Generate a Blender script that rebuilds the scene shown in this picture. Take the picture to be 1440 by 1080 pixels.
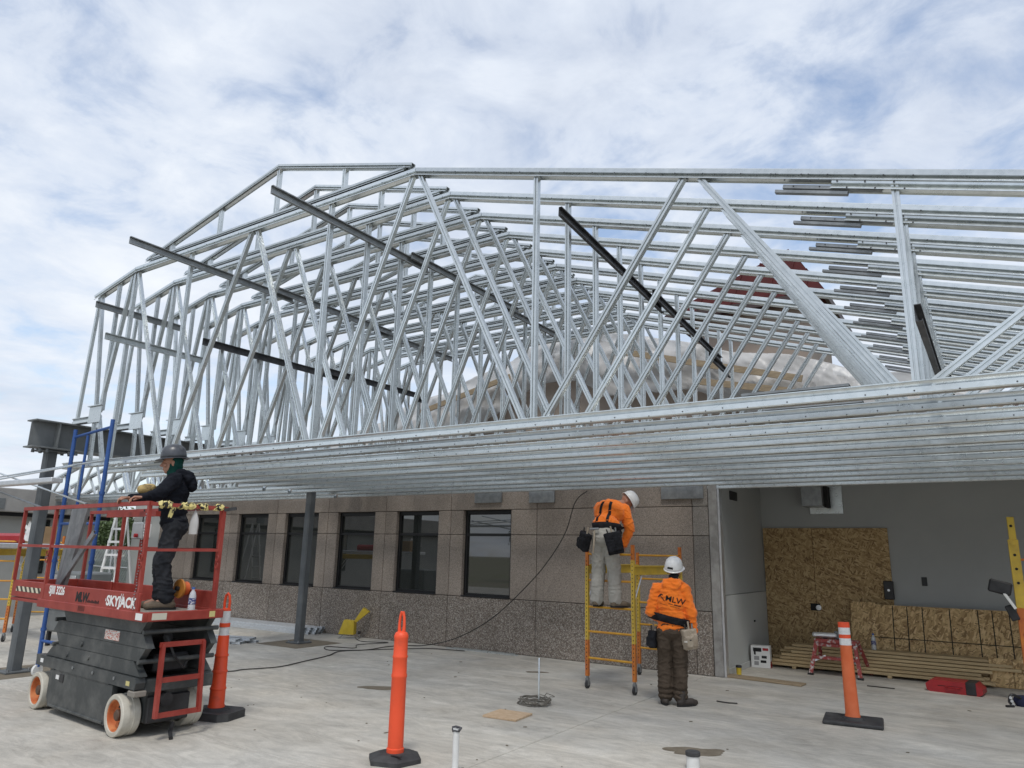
import bpy, bmesh, math, random
from math import sin, cos, pi, radians, sqrt, atan2
from mathutils import Vector, Matrix, noise
from mathutils.bvhtree import BVHTree
random.seed(7)
S = bpy.context.scene
for o in list(bpy.data.objects): bpy.data.objects.remove(o)
COL = S.collection
# ------------------------------------------------------------------ camera
YAW, PIT, ROL = radians(33.4755), radians(13.2419), radians(1.2841)
fw = Vector((-sin(YAW)*cos(PIT), cos(YAW)*cos(PIT), sin(PIT)))
r0 = Vector((cos(YAW), sin(YAW), 0)); u0 = r0.cross(fw)
rr = cos(ROL)*r0 + sin(ROL)*u0; uu = -sin(ROL)*r0 + cos(ROL)*u0
cd = bpy.data.cameras.new('camera'); cam = bpy.data.objects.new('camera', cd); COL.objects.link(cam)
m = Matrix((rr, uu, -fw)).transposed().to_4x4(); m.translation = (0, 0, 1.73)
cam.matrix_world = m
cd.sensor_width = 36; cd.lens = 1014.14/1440*36; cd.clip_start = .05; cd.clip_end = 2000
S.camera = cam
# ------------------------------------------------------------------ sky with broken cloud
SUN_EL, SUN_AZ = radians(60), radians(150)      # azimuth clockwise from +Y
W = bpy.data.worlds.new('World'); S.world = W; W.use_nodes = True
nt = W.node_tree; nt.nodes.clear(); N = nt.nodes.new; LK = nt.links.new
out = N('ShaderNodeOutputWorld'); bg = N('ShaderNodeBackground'); bg.inputs[1].default_value = .1
sky = N('ShaderNodeTexSky'); sky.sky_type = 'NISHITA'; sky.sun_disc = False
sky.sun_elevation = SUN_EL; sky.sun_rotation = SUN_AZ; sky.air_density = 1.1; sky.dust_density = 1.0
tc = N('ShaderNodeTexCoord'); sp = N('ShaderNodeSeparateXYZ'); LK(tc.outputs['Generated'], sp.inputs[0])
def wm(op, a, b=None, c=None):
    n = N('ShaderNodeMath'); n.operation = op
    for i, v in enumerate((a, b, c)):
        if v is None: continue
        if isinstance(v, (int, float)): n.inputs[i].default_value = v
        else: LK(v, n.inputs[i])
    return n.outputs[0]
zz = wm('ADD', wm('MAXIMUM', sp.outputs[2], 0.0), .16)
px_, py_ = wm('DIVIDE', sp.outputs[0], zz), wm('DIVIDE', sp.outputs[1], zz)
cv = N('ShaderNodeCombineXYZ'); LK(px_, cv.inputs[0]); LK(py_, cv.inputs[1]); cv.inputs[2].default_value = 3.7
def wnoise(scale, detail, rough, off=(0, 0, 0), dist=0):
    mp = N('ShaderNodeMapping'); LK(cv.outputs[0], mp.inputs[0]); mp.inputs['Location'].default_value = off
    n = N('ShaderNodeTexNoise'); LK(mp.outputs[0], n.inputs['Vector']); n.inputs['Scale'].default_value = scale
    n.inputs['Detail'].default_value = detail; n.inputs['Roughness'].default_value = rough; n.inputs['Distortion'].default_value = dist
    return n.outputs['Fac']
def wramp(f, pts):
    r = N('ShaderNodeValToRGB'); LK(f, r.inputs[0]); e = r.color_ramp.elements
    while len(e) < len(pts): e.new(.5)
    for el, (p, c) in zip(e, pts):
        el.position = p; el.color = (c, c, c, 1) if isinstance(c, (int, float)) else (*c, 1)
    return r.outputs[0]
big = wnoise(.85, 3, .5, (1.3, .4, 0)); fine = wnoise(4.6, 10, .60, (5.1, 2.2, 0), .35)
cover = wm('ADD', wm('MULTIPLY', big, .55), wm('MULTIPLY', fine, .57))
mask = wramp(cover, [(.41, 0.18), (.55, .84), (.65, 1)])
shade = wramp(wm('ADD', wm('MULTIPLY', wnoise(1.5, 6, .6, (9, 4, 0), .3), .7), wm('MULTIPLY', fine, .3)), [(.32, (4.4, 4.85, 5.7)), (.50, (5.5, 5.95, 6.7)), (.68, (6.7, 7.0, 7.4))])
mx = N('ShaderNodeMix'); mx.data_type = 'RGBA'; LK(mask, mx.inputs[0]); vm = N('ShaderNodeVectorMath'); vm.operation = 'SCALE'; vm.inputs['Scale'].default_value = 1.4; LK(sky.outputs[0], vm.inputs[0]); LK(vm.outputs[0], mx.inputs[6]); LK(shade, mx.inputs[7])
LK(mx.outputs[2], bg.inputs[0]); LK(bg.outputs[0], out.inputs[0])
sd = bpy.data.lights.new('sun', 'SUN'); sun = bpy.data.objects.new('sun', sd); COL.objects.link(sun)
sd.energy = 1.25; sd.angle = radians(11); sd.color = (1, .96, .9)
sv = Vector((sin(SUN_AZ)*cos(SUN_EL), cos(SUN_AZ)*cos(SUN_EL), sin(SUN_EL)))
sun.rotation_euler = sv.to_track_quat('Z', 'Y').to_euler(); sun.location = (0, -10, 30)
S.view_settings.view_transform = 'Standard'; S.view_settings.look = 'None'
S.view_settings.exposure = 0.5; S.view_settings.gamma = 1; S.view_settings.use_curve_mapping = False
S.render.engine = 'CYCLES'
# ------------------------------------------------------------------ materials
MATS = {}
def mat(name, col, rough=.6, metal=0., col2=None, ns=3., nd=6, lo=.38, hi=.66, sc=(1, 1, 1), bump=0., bs=60., rand=0., spec=.5, obj=False, trans=0., sheen=0.):
    if name in MATS: return MATS[name]
    m = bpy.data.materials.new(name); m.use_nodes = True; t = m.node_tree; n = t.nodes; l = t.links
    b = n['Principled BSDF']; b.inputs['Roughness'].default_value = rough; b.inputs['Metallic'].default_value = metal
    b.inputs['Specular IOR Level'].default_value = spec
    if sheen: b.inputs['Sheen Weight'].default_value = sheen
    b.inputs['Base Color'].default_value = (*col, 1)
    if obj: src = n.new('ShaderNodeTexCoord').outputs['Object']
    else: src = n.new('ShaderNodeNewGeometry').outputs['Position']
    mp = n.new('ShaderNodeMapping'); l.new(src, mp.inputs[0]); mp.inputs['Scale'].default_value = sc
    cur = None
    if col2:
        nz = n.new('ShaderNodeTexNoise'); l.new(mp.outputs[0], nz.inputs['Vector']); nz.inputs['Scale'].default_value = ns
        nz.inputs['Detail'].default_value = nd; nz.inputs['Roughness'].default_value = .62
        r = n.new('ShaderNodeValToRGB'); l.new(nz.outputs['Fac'], r.inputs[0])
        r.color_ramp.elements[0].position = lo; r.color_ramp.elements[1].position = hi
        r.color_ramp.elements[0].color = (*col, 1); r.color_ramp.elements[1].color = (*col2, 1)
        cur = r.outputs[0]
        rm = n.new('ShaderNodeMapRange'); l.new(nz.outputs['Fac'], rm.inputs[0]); rm.inputs[3].default_value = rough*.8; rm.inputs[4].default_value = min(1, rough*1.25)
        l.new(rm.outputs[0], b.inputs['Roughness'])
    if rand:
        oi = n.new('ShaderNodeObjectInfo'); h = n.new('ShaderNodeHueSaturation')
        rm = n.new('ShaderNodeMapRange'); l.new(oi.outputs['Random'], rm.inputs[0]); rm.inputs[3].default_value = 1-rand; rm.inputs[4].default_value = 1+rand
        l.new(rm.outputs[0], h.inputs['Value'])
        if cur: l.new(cur, h.inputs['Color'])
        else: h.inputs['Color'].default_value = (*col, 1)
        cur = h.outputs[0]
    if cur: l.new(cur, b.inputs['Base Color'])
    if bump:
        nb = n.new('ShaderNodeTexNoise'); l.new(mp.outputs[0], nb.inputs['Vector']); nb.inputs['Scale'].default_value = bs; nb.inputs['Detail'].default_value = 4
        bp = n.new('ShaderNodeBump'); bp.inputs['Strength'].default_value = bump; bp.inputs['Distance'].default_value = .01
        l.new(nb.outputs['Fac'], bp.inputs['Height']); l.new(bp.outputs[0], b.inputs['Normal'])
    MATS[name] = m; return m
def aggregate(name, cols, scale, bump, rand=0.09, tint2=None):
    m = bpy.data.materials.new(name); m.use_nodes = True; t = m.node_tree; n = t.nodes; l = t.links
    b = n['Principled BSDF']; b.inputs['Roughness'].default_value = .85; b.inputs['Specular IOR Level'].default_value = .25
    g = n.new('ShaderNodeNewGeometry')
    wn = n.new('ShaderNodeTexNoise'); l.new(g.outputs['Position'], wn.inputs['Vector']); wn.inputs['Scale'].default_value = scale*.6
    va = n.new('ShaderNodeMix'); va.data_type = 'VECTOR'; va.inputs[0].default_value = .012
    l.new(g.outputs['Position'], va.inputs[4]); l.new(wn.outputs['Color'], va.inputs[5])
    v = n.new('ShaderNodeTexVoronoi'); v.inputs['Scale'].default_value = scale; l.new(va.outputs[1], v.inputs['Vector'])
    r = n.new('ShaderNodeValToRGB'); r.color_ramp.interpolation = 'CONSTANT'
    sx = n.new('ShaderNodeSeparateColor'); l.new(v.outputs['Color'], sx.inputs[0]); l.new(sx.outputs[0], r.inputs[0])
    e = r.color_ramp.elements
    while len(e) < len(cols): e.new(.5)
    for i, c in enumerate(cols): e[i].position = i/len(cols); e[i].color = (*c, 1)
    # cement between the pebbles, large soft weathering
    dk = n.new('ShaderNodeMapRange'); l.new(v.outputs['Distance'], dk.inputs[0]); dk.inputs[1].default_value = .3; dk.inputs[2].default_value = .75
    dk.inputs[3].default_value = 1.; dk.inputs[4].default_value = .62
    big = n.new('ShaderNodeTexNoise'); big.inputs['Scale'].default_value = 1.1; big.inputs['Detail'].default_value = 5; l.new(g.outputs['Position'], big.inputs['Vector'])
    br = n.new('ShaderNodeMapRange'); l.new(big.outputs['Fac'], br.inputs[0]); br.inputs[1].default_value = .3; br.inputs[2].default_value = .7; br.inputs[3].default_value = .85; br.inputs[4].default_value = 1.12
    mu = n.new('ShaderNodeMath'); mu.operation = 'MULTIPLY'; l.new(dk.outputs[0], mu.inputs[0]); l.new(br.outputs[0], mu.inputs[1])
    oi = n.new('ShaderNodeObjectInfo'); rm = n.new('ShaderNodeMapRange'); l.new(oi.outputs['Random'], rm.inputs[0]); rm.inputs[3].default_value = 1-rand; rm.inputs[4].default_value = 1+rand
    mu2 = n.new('ShaderNodeMath'); mu2.operation = 'MULTIPLY'; l.new(mu.outputs[0], mu2.inputs[0]); l.new(rm.outputs[0], mu2.inputs[1])
    h = n.new('ShaderNodeHueSaturation'); l.new(r.outputs[0], h.inputs['Color']); l.new(mu2.outputs[0], h.inputs['Value'])
    l.new(h.outputs[0], b.inputs['Base Color'])
    bp = n.new('ShaderNodeBump'); bp.invert = True; bp.inputs['Strength'].default_value = bump; bp.inputs['Distance'].default_value = .008
    l.new(v.outputs['Distance'], bp.inputs['Height']); l.new(bp.outputs[0], b.inputs['Normal'])
    MATS[name] = m; return m
def osbmat(name, rot, tint):
    m = bpy.data.materials.new(name); m.use_nodes = True; t = m.node_tree; n = t.nodes; l = t.links
    b = n['Principled BSDF']; b.inputs['Roughness'].default_value = .7; b.inputs['Specular IOR Level'].default_value = .3
    g = n.new('ShaderNodeNewGeometry'); prev = None
    for k, (ang, s, off) in enumerate(((.35, (9, 9, 30), 0), (-.5, (10, 10, 34), 4.4), (1.2, (8, 8, 26), 9.1))):
        wn = n.new('ShaderNodeTexNoise'); l.new(g.outputs['Position'], wn.inputs['Vector']); wn.inputs['Scale'].default_value = 5
        mixv = n.new('ShaderNodeMix'); mixv.data_type = 'VECTOR'; mixv.inputs[0].default_value = .05; l.new(g.outputs['Position'], mixv.inputs[4]); l.new(wn.outputs['Color'], mixv.inputs[5])
        mp = n.new('ShaderNodeMapping'); mp.vector_type = 'POINT'; l.new(mixv.outputs[1], mp.inputs[0]); mp.inputs['Rotation'].default_value = (0, rot+ang, 0)
        mp2 = n.new('ShaderNodeMapping'); l.new(mp.outputs[0], mp2.inputs[0]); mp2.inputs['Scale'].default_value = s; mp2.inputs['Location'].default_value = (off, off, off)
        v = n.new('ShaderNodeTexVoronoi'); v.inputs['Scale'].default_value = 1.6; l.new(mp2.outputs[0], v.inputs['Vector'])
        sx = n.new('ShaderNodeSeparateColor'); l.new(v.outputs['Color'], sx.inputs[0])
        r = n.new('ShaderNodeValToRGB'); l.new(sx.outputs[0], r.inputs[0]); e = r.color_ramp.elements
        for p in (.35, .7): e.new(p)
        for el, c in zip(e, ((.17, .105, .05), (.31, .205, .095), (.41, .285, .14), (.50, .365, .195))): el.color = (c[0]*tint, c[1]*tint, c[2]*tint, 1)
        if prev is None: prev = r.outputs[0]
        else:
            mx = n.new('ShaderNodeMix'); mx.data_type = 'RGBA'; gt = n.new('ShaderNodeMath'); gt.operation = 'GREATER_THAN'; gt.inputs[1].default_value = .55
            l.new(sx.outputs[1], gt.inputs[0]); l.new(gt.outputs[0], mx.inputs[0]); l.new(prev, mx.inputs[6]); l.new(r.outputs[0], mx.inputs[7]); prev = mx.outputs[2]
    l.new(prev, b.inputs['Base Color']); MATS[name] = m; return m
def groundmat():
    m = bpy.data.materials.new('concrete_slab'); m.use_nodes = True; t = m.node_tree; n = t.nodes; l = t.links
    b = n['Principled BSDF']; b.inputs['Specular IOR Level'].default_value = .2
    g = n.new('ShaderNodeNewGeometry')
    def nz(scale, sc, detail=6, rough=.6, rot=0, dist=0.):
        mp = n.new('ShaderNodeMapping'); l.new(g.outputs['Position'], mp.inputs[0]); mp.inputs['Scale'].default_value = sc; mp.inputs['Rotation'].default_value = (0, 0, rot)
        x = n.new('ShaderNodeTexNoise'); l.new(mp.outputs[0], x.inputs['Vector']); x.inputs['Scale'].default_value = scale; x.inputs['Detail'].default_value = detail; x.inputs['Roughness'].default_value = rough; x.inputs['Distortion'].default_value = dist
        return x.outputs['Fac']
    def mr(f, a, b_, c, d):
        x = n.new('ShaderNodeMapRange'); l.new(f, x.inputs[0]); x.inputs[1].default_value = a; x.inputs[2].default_value = b_; x.inputs[3].default_value = c; x.inputs[4].default_value = d; return x.outputs[0]
    def mul(a, b_):
        x = n.new('ShaderNodeMath'); x.operation = 'MULTIPLY'; l.new(a, x.inputs[0]); l.new(b_, x.inputs[1]); return x.outputs[0]
    rot = radians(-33)
    streak = mr(nz(1.0, (.9, 2.3, 1), 11, .74, rot, 1.8), .3, .7, .74, 1.14)
    swirl = mr(nz(2.1, (1.0, 2.6, 1), 10, .72, rot+.45, 2.4), .3, .7, .80, 1.12)
    blot = mr(nz(.55, (1, 1, 1), 5, .6), .3, .7, .84, 1.10)
    grit = mr(nz(90, (1, 1, 1), 3), .3, .7, .9, 1.08)
    spots = mul(mr(nz(5.5, (1, 1, 1), 8, .75), .25, .38, .66, 1.0), mr(nz(.9, (1, 1.6, 1), 10, .8, .7, .6), .30, .42, .78, 1.0))
    v = mul(mul(mul(streak, swirl), mul(blot, grit)), spots)
    r = n.new('ShaderNodeValToRGB'); l.new(nz(.8, (1, 1, 1), 4), r.inputs[0])
    r.color_ramp.elements[0].position = .35; r.color_ramp.elements[0].color = (.515, .48, .415, 1)
    r.color_ramp.elements[1].position = .65; r.color_ramp.elements[1].color = (.535, .515, .465, 1)
    h = n.new('ShaderNodeHueSaturation'); l.new(r.outputs[0], h.inputs['Color']); l.new(v, h.inputs['Value']); l.new(h.outputs[0], b.inputs['Base Color'])
    l.new(mr(streak, .7, 1.2, .75, .95), b.inputs['Roughness'])
    bp = n.new('ShaderNodeBump'); bp.inputs['Strength'].default_value = .25; bp.inputs['Distance'].default_value = .01
    l.new(v, bp.inputs['Height']); l.new(bp.outputs[0], b.inputs['Normal'])
    MATS['concrete'] = m; return m
galv = mat('galvanised_steel', (.58, .61, .61), .28, .82, (.665, .695, .695), 16, 10, bump=.02, bs=25, rand=.12)
galvd = mat('weathered_galvanised', (.24, .25, .255), .42, .6, (.34, .355, .36), 10, 8, rand=.1)
darkst = mat('dark_channel_steel', (.035, .036, .04), .5, .3, (.09, .09, .095), 7, rand=.1)
primer = mat('grey_primer_steel', (.135, .145, .145), .62, .1, (.19, .20, .20), 2.2, 8, bump=.05)
primer2 = mat('column_primer', (.095, .105, .11), .6, .1, (.14, .15, .155), 3, 8)
red = mat('red_lift_paint', (.25, .028, .018), .5, 0, (.36, .06, .042), 6, 11, .42, .78, bump=.08, bs=30)
liftgrey = mat('lift_grey_paint', (.045, .05, .05), .5, .1, (.15, .15, .14), 4.5, 12, .46, .82, bump=.08)
black = mat('black_plastic', (.012, .012, .013), .5, 0, (.03, .03, .032), 8)
blackc = mat('black_cloth', (.010, .010, .012), .9, 0, (.024, .024, .028), 14, spec=.2)
rubber = mat('black_rubber', (.025, .025, .027), .75, 0, (.06, .06, .06), 6, 8, bump=.1)
tyre = mat('cream_tyre', (.44, .41, .34), .8, 0, (.60, .57, .49), 6, 9, bump=.15, obj=True)
rimo = mat('orange_rim', (.45, .11, .03), .6, 0, (.62, .24, .09), 9, 9, bump=.1)
cone = mat('orange_plastic', (.80, .085, .025), .5, 0, (.52, .075, .035), 9, 12, .55, .85)
cone2 = mat('faded_orange_plastic', (.66, .13, .035), .5, 0, (.72, .17, .06), 6)
bandw = mat('reflective_band', (.62, .63, .63), .4, 0, (.78, .78, .77), 20)
yel = mat('yellow_scaffold_paint', (.62, .33, .03), .5, .1, (.50, .20, .03), 8, 9, .42, .7, bump=.06)
yelo = mat('orange_scaffold_paint', (.60, .20, .03), .5, .1, (.45, .11, .03), 8, 9)
yelrail = mat('yellow_rail_paint', (.62, .43, .05), .5, .1, (.5, .34, .06), 8, 9)
blue = mat('blue_scaffold_paint', (.022, .075, .26), .5, .1, (.035, .10, .30), 7, 8, rand=.05)
wood = mat('pine_board', (.50, .36, .19), .65, 0, (.62, .48, .27), 3, 9, sc=(1, 9, 14), bump=.05, rand=.14)
plywood = mat('plywood_offcut', (.46, .32, .19), .7, 0, (.60, .45, .31), 4, 9, sc=(2, 6, 1))
plank_m = mat('grey_plank', (.25, .19, .12), .8, 0, (.36, .28, .18), 4, 9, sc=(2, 9, 9))
drywall = mat('painted_drywall', (.36, .37, .365), .75, 0, (.39, .40, .39), 1.5, 5)
drywall2 = mat('primed_board', (.46, .47, .45), .8, 0, (.50, .51, .49), 1.6, 6)
lwall = mat('wing_wall_render', (.30, .30, .285), .85, 0, (.35, .35, .33), 1.2, 8, bump=.1)
fascia_m = mat('wing_fascia', (.26, .25, .235), .8, 0, (.32, .31, .29), 2, 8)
whitep = mat('white_plastic', (.72, .72, .70), .4, 0, (.62, .62, .6), 9)
white = mat('white_paint', (.74, .74, .72), .5)
hatw = mat('white_hard_hat', (.78, .78, .77), .28, 0, (.68, .68, .66), 16, 8)
hatb = mat('dark_grey_hard_hat', (.04, .043, .05), .32, 0, (.075, .08, .09), 12, 8)
tan = mat('tan_stucco', (.30, .245, .20), .9, 0, (.35, .29, .24), 1.5, 8, bump=.1, bs=120)
redroof = mat('red_metal_roof', (.052, .009, .009), .75, 0, (.07, .012, .011), 3, 6, spec=.15)
alum = mat('aluminium', (.62, .63, .64), .38, .8, (.72, .73, .74), 9)
winfr = mat('black_window_frame', (.010, .010, .011), .4, .2)
redcase = mat('red_plastic_case', (.36, .018, .022), .42, 0, (.30, .015, .02), 8)
skin = mat('skin', (.36, .18, .115), .55, 0, (.42, .22, .15), 12)
skind = mat('tanned_skin', (.25, .12, .075), .55, 0, (.31, .15, .10), 12)
hiv = mat('orange_hoodie', (.86, .19, .022), .85, 0, (.95, .235, .03), 7, 6, bump=.2, bs=260, spec=.15, sheen=.2)
brownp = mat('brown_work_trousers', (.062, .046, .033), .9, 0, (.092, .07, .052), 6, 8, bump=.2, bs=220, spec=.15)
khakip = mat('light_grey_trousers', (.33, .315, .28), .9, 0, (.40, .385, .345), 6, 8, bump=.2, bs=220, spec=.15)
darkp = mat('charcoal_trousers', (.022, .024, .028), .9, 0, (.045, .047, .052), 6, 8, bump=.2, bs=220, spec=.15)
bhood = mat('black_hoodie', (.008, .009, .013), .9, 0, (.016, .018, .024), 7, 6, bump=.2, bs=260, spec=.12)
green = mat('green_neck_gaiter', (.006, .045, .035), .9, 0, (.012, .06, .05), 9, spec=.15)
boot = mat('brown_boot', (.10, .075, .05), .75, 0, (.19, .15, .105), 10, 8, bump=.2)
bootd = mat('dark_boot', (.03, .024, .02), .7, 0, (.07, .055, .045), 10, 8, bump=.2)
leather = mat('tan_leather', (.30, .24, .175), .75, 0, (.46, .39, .30), 9, 8, bump=.2)
ink = mat('black_ink', (.012, .012, .012), .8)
yellow = mat('yellow_plastic', (.66, .48, .04), .45, 0, (.56, .40, .04), 9)
cordm = mat('dark_cord', (.028, .026, .022), .6)
dirt = mat('damp_dirt', (.14, .115, .08), .9, 0, (.20, .17, .125), 9, 9, bump=.3)
earth = mat('bare_earth', (.20, .17, .12), .95, 0, (.16, .17, .08), .25, 8, bump=.3, bs=6)
steelgrey = mat('stud_dark', (.20, .21, .22), .45, .5, (.30, .31, .32), 8, 8, rand=.12)
groundmat(); brightst = mat('bright_new_stud', (.66, .69, .71), .4, .35, (.76, .79, .81), 14, 6, rand=.08)
aggA = aggregate('exposed_aggregate', [(.205, .17, .145), (.32, .275, .235), (.395, .35, .305), (.24, .20, .165), (.34, .295, .25), (.185, .155, .13), (.47, .435, .385), (.28, .235, .195)], 66, .35)
aggB = aggregate('fine_aggregate', [(.32, .272, .23), (.365, .315, .27), (.29, .245, .205), (.385, .335, .29), (.33, .282, .24)], 95, .18)
aggC = aggregate('pale_fine_aggregate', [(.29, .265, .235), (.32, .295, .265), (.265, .24, .21), (.34, .315, .285)], 95, .15)
osbA = osbmat('osb_dark', pi/2, 1.12); osbB = osbmat('osb_light', 0., 1.5)
g = bpy.data.materials.new('window_glass'); g.use_nodes = True; b = g.node_tree.nodes['Principled BSDF']
b.inputs['Base Color'].default_value = (.022, .025, .023, 1); b.inputs['Roughness'].default_value = .015; b.inputs['IOR'].default_value = 1.9; b.inputs['Specular IOR Level'].default_value = .6
MATS['glass'] = g
g = bpy.data.materials.new('plastic_sheeting'); g.use_nodes = True; b = g.node_tree.nodes['Principled BSDF']
b.inputs['Base Color'].default_value = (.54, .53, .51, 1); b.inputs['Roughness'].default_value = .38; b.inputs['Transmission Weight'].default_value = .0; b.inputs['Alpha'].default_value = .72
MATS['tarp'] = g
g = bpy.data.materials.new('clear_bottle'); g.use_nodes = True; b = g.node_tree.nodes['Principled BSDF']
b.inputs['Base Color'].default_value = (.75, .8, .82, 1); b.inputs['Roughness'].default_value = .08; b.inputs['Alpha'].default_value = .55
MATS['bottle'] = g
def stripemat(name, c1, c2, axis_vec, freq, duty=.5):
    m = bpy.data.materials.new(name); m.use_nodes = True; t = m.node_tree; n = t.nodes; l = t.links; b = n['Principled BSDF']; b.inputs['Roughness'].default_value = .5
    g = n.new('ShaderNodeTexCoord'); d = n.new('ShaderNodeVectorMath'); d.operation = 'DOT_PRODUCT'; l.new(g.outputs['Object'], d.inputs[0]); d.inputs[1].default_value = axis_vec
    f = n.new('ShaderNodeMath'); f.operation = 'MULTIPLY'; l.new(d.outputs['Value'], f.inputs[0]); f.inputs[1].default_value = freq
    fr = n.new('ShaderNodeMath'); fr.operation = 'FRACT'; l.new(f.outputs[0], fr.inputs[0]); gt = n.new('ShaderNodeMath'); gt.operation = 'GREATER_THAN'; l.new(fr.outputs[0], gt.inputs[0]); gt.inputs[1].default_value = duty
    mx = n.new('ShaderNodeMix'); mx.data_type = 'RGBA'; l.new(gt.outputs[0], mx.inputs[0]); mx.inputs[6].default_value = (*c1, 1); mx.inputs[7].default_value = (*c2, 1); l.new(mx.outputs[2], b.inputs['Base Color'])
    MATS[name] = m; return m
# ------------------------------------------------------------------ mesh helpers
class MB:
    def __init__(s): s.v = []; s.f = []; s.sm = []
    def add(s, vs, fs, smooth=False):
        k = len(s.v); s.v += [tuple(v) for v in vs]
        for f in fs: s.f.append(tuple(i+k for i in f)); s.sm.append(smooth)
        return s
    def box(s, c, d, rot=None, ch=0.):
        hx, hy, hz = d[0]/2, d[1]/2, d[2]/2; ch = min(ch, hx*.9, hy*.9, hz*.9)
        if ch <= 0:
            vs = [Vector((x*hx, y*hy, z*hz)) for z in (-1, 1) for y in (-1, 1) for x in (-1, 1)]
            fs = [(0, 2, 3, 1), (4, 5, 7, 6), (0, 1, 5, 4), (2, 6, 7, 3), (0, 4, 6, 2), (1, 3, 7, 5)]
        else:
            vs = []; idx = {}
            for z in (-1, 1):
                for y in (-1, 1):
                    for x in (-1, 1):
                        for a in range(3):
                            p = [x*hx, y*hy, z*hz]
                            for q in range(3):
                                if q != a: p[q] -= (x, y, z)[q]*ch
                            idx[(x, y, z, a)] = len(vs); vs.append(Vector(p))
            fs = []
            for a in range(3):
                b_, c_ = [q for q in range(3) if q != a]
                for sg in (-1, 1):
                    q = []
                    for (i, j) in ((-1, -1), (1, -1), (1, 1), (-1, 1)):
                        k = [0, 0, 0]; k[a] = sg; k[b_] = i; k[c_] = j; q.append(idx[(*k, a)])
                    fs.append(tuple(q))
                for (i, j) in ((-1, -1), (1, -1), (1, 1), (-1, 1)):
                    k0 = [0, 0, 0]; k0[a] = -1; k0[b_] = i; k0[c_] = j; k1 = list(k0); k1[a] = 1
                    fs.append((idx[(*k0, b_)], idx[(*k1, b_)], idx[(*k1, c_)], idx[(*k0, c_)]))
            for z in (-1, 1):
                for y in (-1, 1):
                    for x in (-1, 1): fs.append(tuple(idx[(x, y, z, a)] for a in range(3)))
        c = Vector(c)
        if rot is not None: vs = [rot @ v for v in vs]
        return s.add([v+c for v in vs], fs)
    def b2(s, lo, hi, ch=0.):
        return s.box([(a+b)/2 for a, b in zip(lo, hi)], [abs(b-a) for a, b in zip(lo, hi)], None, ch)
    def ext(s, prof, p0, p1, side, smooth=False, cap=True):
        p0, p1 = Vector(p0), Vector(p1); a = (p1-p0).normalized(); sd_ = Vector(side); sd_ = (sd_-a*sd_.dot(a)).normalized(); n = sd_.cross(a)
        k = len(prof); vs = [p+n*x+sd_*y for p in (p0, p1) for x, y in prof]
        fs = [(i, (i+1) % k, k+(i+1) % k, k+i) for i in range(k)]
        s.add(vs, fs, smooth)
        if cap: s.add(vs, [tuple(range(k))[::-1], tuple(range(k, 2*k))])
        return s
    def bar(s, p0, p1, w, h, side=(0, 1, 0)):
        return s.ext([(-w/2, -h/2), (w/2, -h/2), (w/2, h/2), (-w/2, h/2)], p0, p1, side)
    def tube(s, path, r, n=8, closed=False, cap=True):
        P = [Vector(p) for p in path]; R = r if isinstance(r, (list, tuple)) else [r]*len(P)
        rings = []; pu = None; m = len(P)
        for i, p in enumerate(P):
            if closed: t = P[(i+1) % m]-P[i-1]
            else: t = P[min(i+1, m-1)]-P[max(i-1, 0)]
            t = t.normalized() if t.length > 1e-9 else Vector((0, 0, 1))
            if pu is None: pu = t.orthogonal().normalized()
            else:
                pu = pu-t*pu.dot(t); pu = pu.normalized() if pu.length > 1e-6 else t.orthogonal().normalized()
            w = t.cross(pu); rings.append([p+(pu*cos(2*pi*j/n)+w*sin(2*pi*j/n))*R[i] for j in range(n)])
        vs = [v for ring in rings for v in ring]; fs = []
        for i in range(m if closed else m-1):
            a, b_ = i*n, ((i+1) % m)*n
            for j in range(n): fs.append((a+j, a+(j+1) % n, b_+(j+1) % n, b_+j))
        s.add(vs, fs, True)
        if cap and not closed:
            s.add(rings[0], [tuple(range(n))[::-1]]); s.add(rings[-1], [tuple(range(n))])
        return s
    def lathe(s, prof, c=(0, 0, 0), n=24, axis=None, smooth=True, sq=(1, 1), cap=True):
        c = Vector(c); vs = []; fs = []
        q = Vector((0, 0, 1)).rotation_difference(Vector(axis)) if axis is not None else None
        for r, z in prof:
            for j in range(n):
                v = Vector((r*cos(2*pi*j/n)*sq[0], r*sin(2*pi*j/n)*sq[1], z)); vs.append((q @ v if q else v)+c)
        for i in range(len(prof)-1):
            for j in range(n): fs.append((i*n+j, i*n+(j+1) % n, (i+1)*n+(j+1) % n, (i+1)*n+j))
        s.add(vs, fs, smooth)
        k = len(vs)-n
        if not cap: return s
        if prof[0][0] > 1e-4: s.add(vs[:n], [tuple(range(n))[::-1]])
        if prof[-1][0] > 1e-4: s.add(vs[k:], [tuple(range(n))])
        return s
    def prism(s, poly, axis, a, b):
        # poly in the plane of the two remaining axes, extruded along axis from a to b
        o = [q for q in range(3) if q != axis]; vs = []
        for t in (a, b):
            for p in poly:
                v = [0, 0, 0]; v[axis] = t; v[o[0]] = p[0]; v[o[1]] = p[1]; vs.append(v)
        k = len(poly); fs = [(i, (i+1) % k, k+(i+1) % k, k+i) for i in range(k)]+[tuple(range(k))[::-1], tuple(range(k, 2*k))]
        return s.add(vs, fs)
    def mesh(s, name, m):
        me = bpy.data.meshes.new(name); me.from_pydata(s.v, [], s.f); me.update()
        bm = bmesh.new(); bm.from_mesh(me)
        if any(s.sm): bmesh.ops.remove_doubles(bm, verts=bm.verts, dist=1e-5)
        bmesh.ops.recalc_face_normals(bm, faces=bm.faces); bm.to_mesh(me); bm.free()
        if any(s.sm):
            for p in me.polygons: p.use_smooth = True
            try: me.set_sharp_from_angle(angle=radians(40))
            except Exception: pass
        me.materials.append(m); return me
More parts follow.
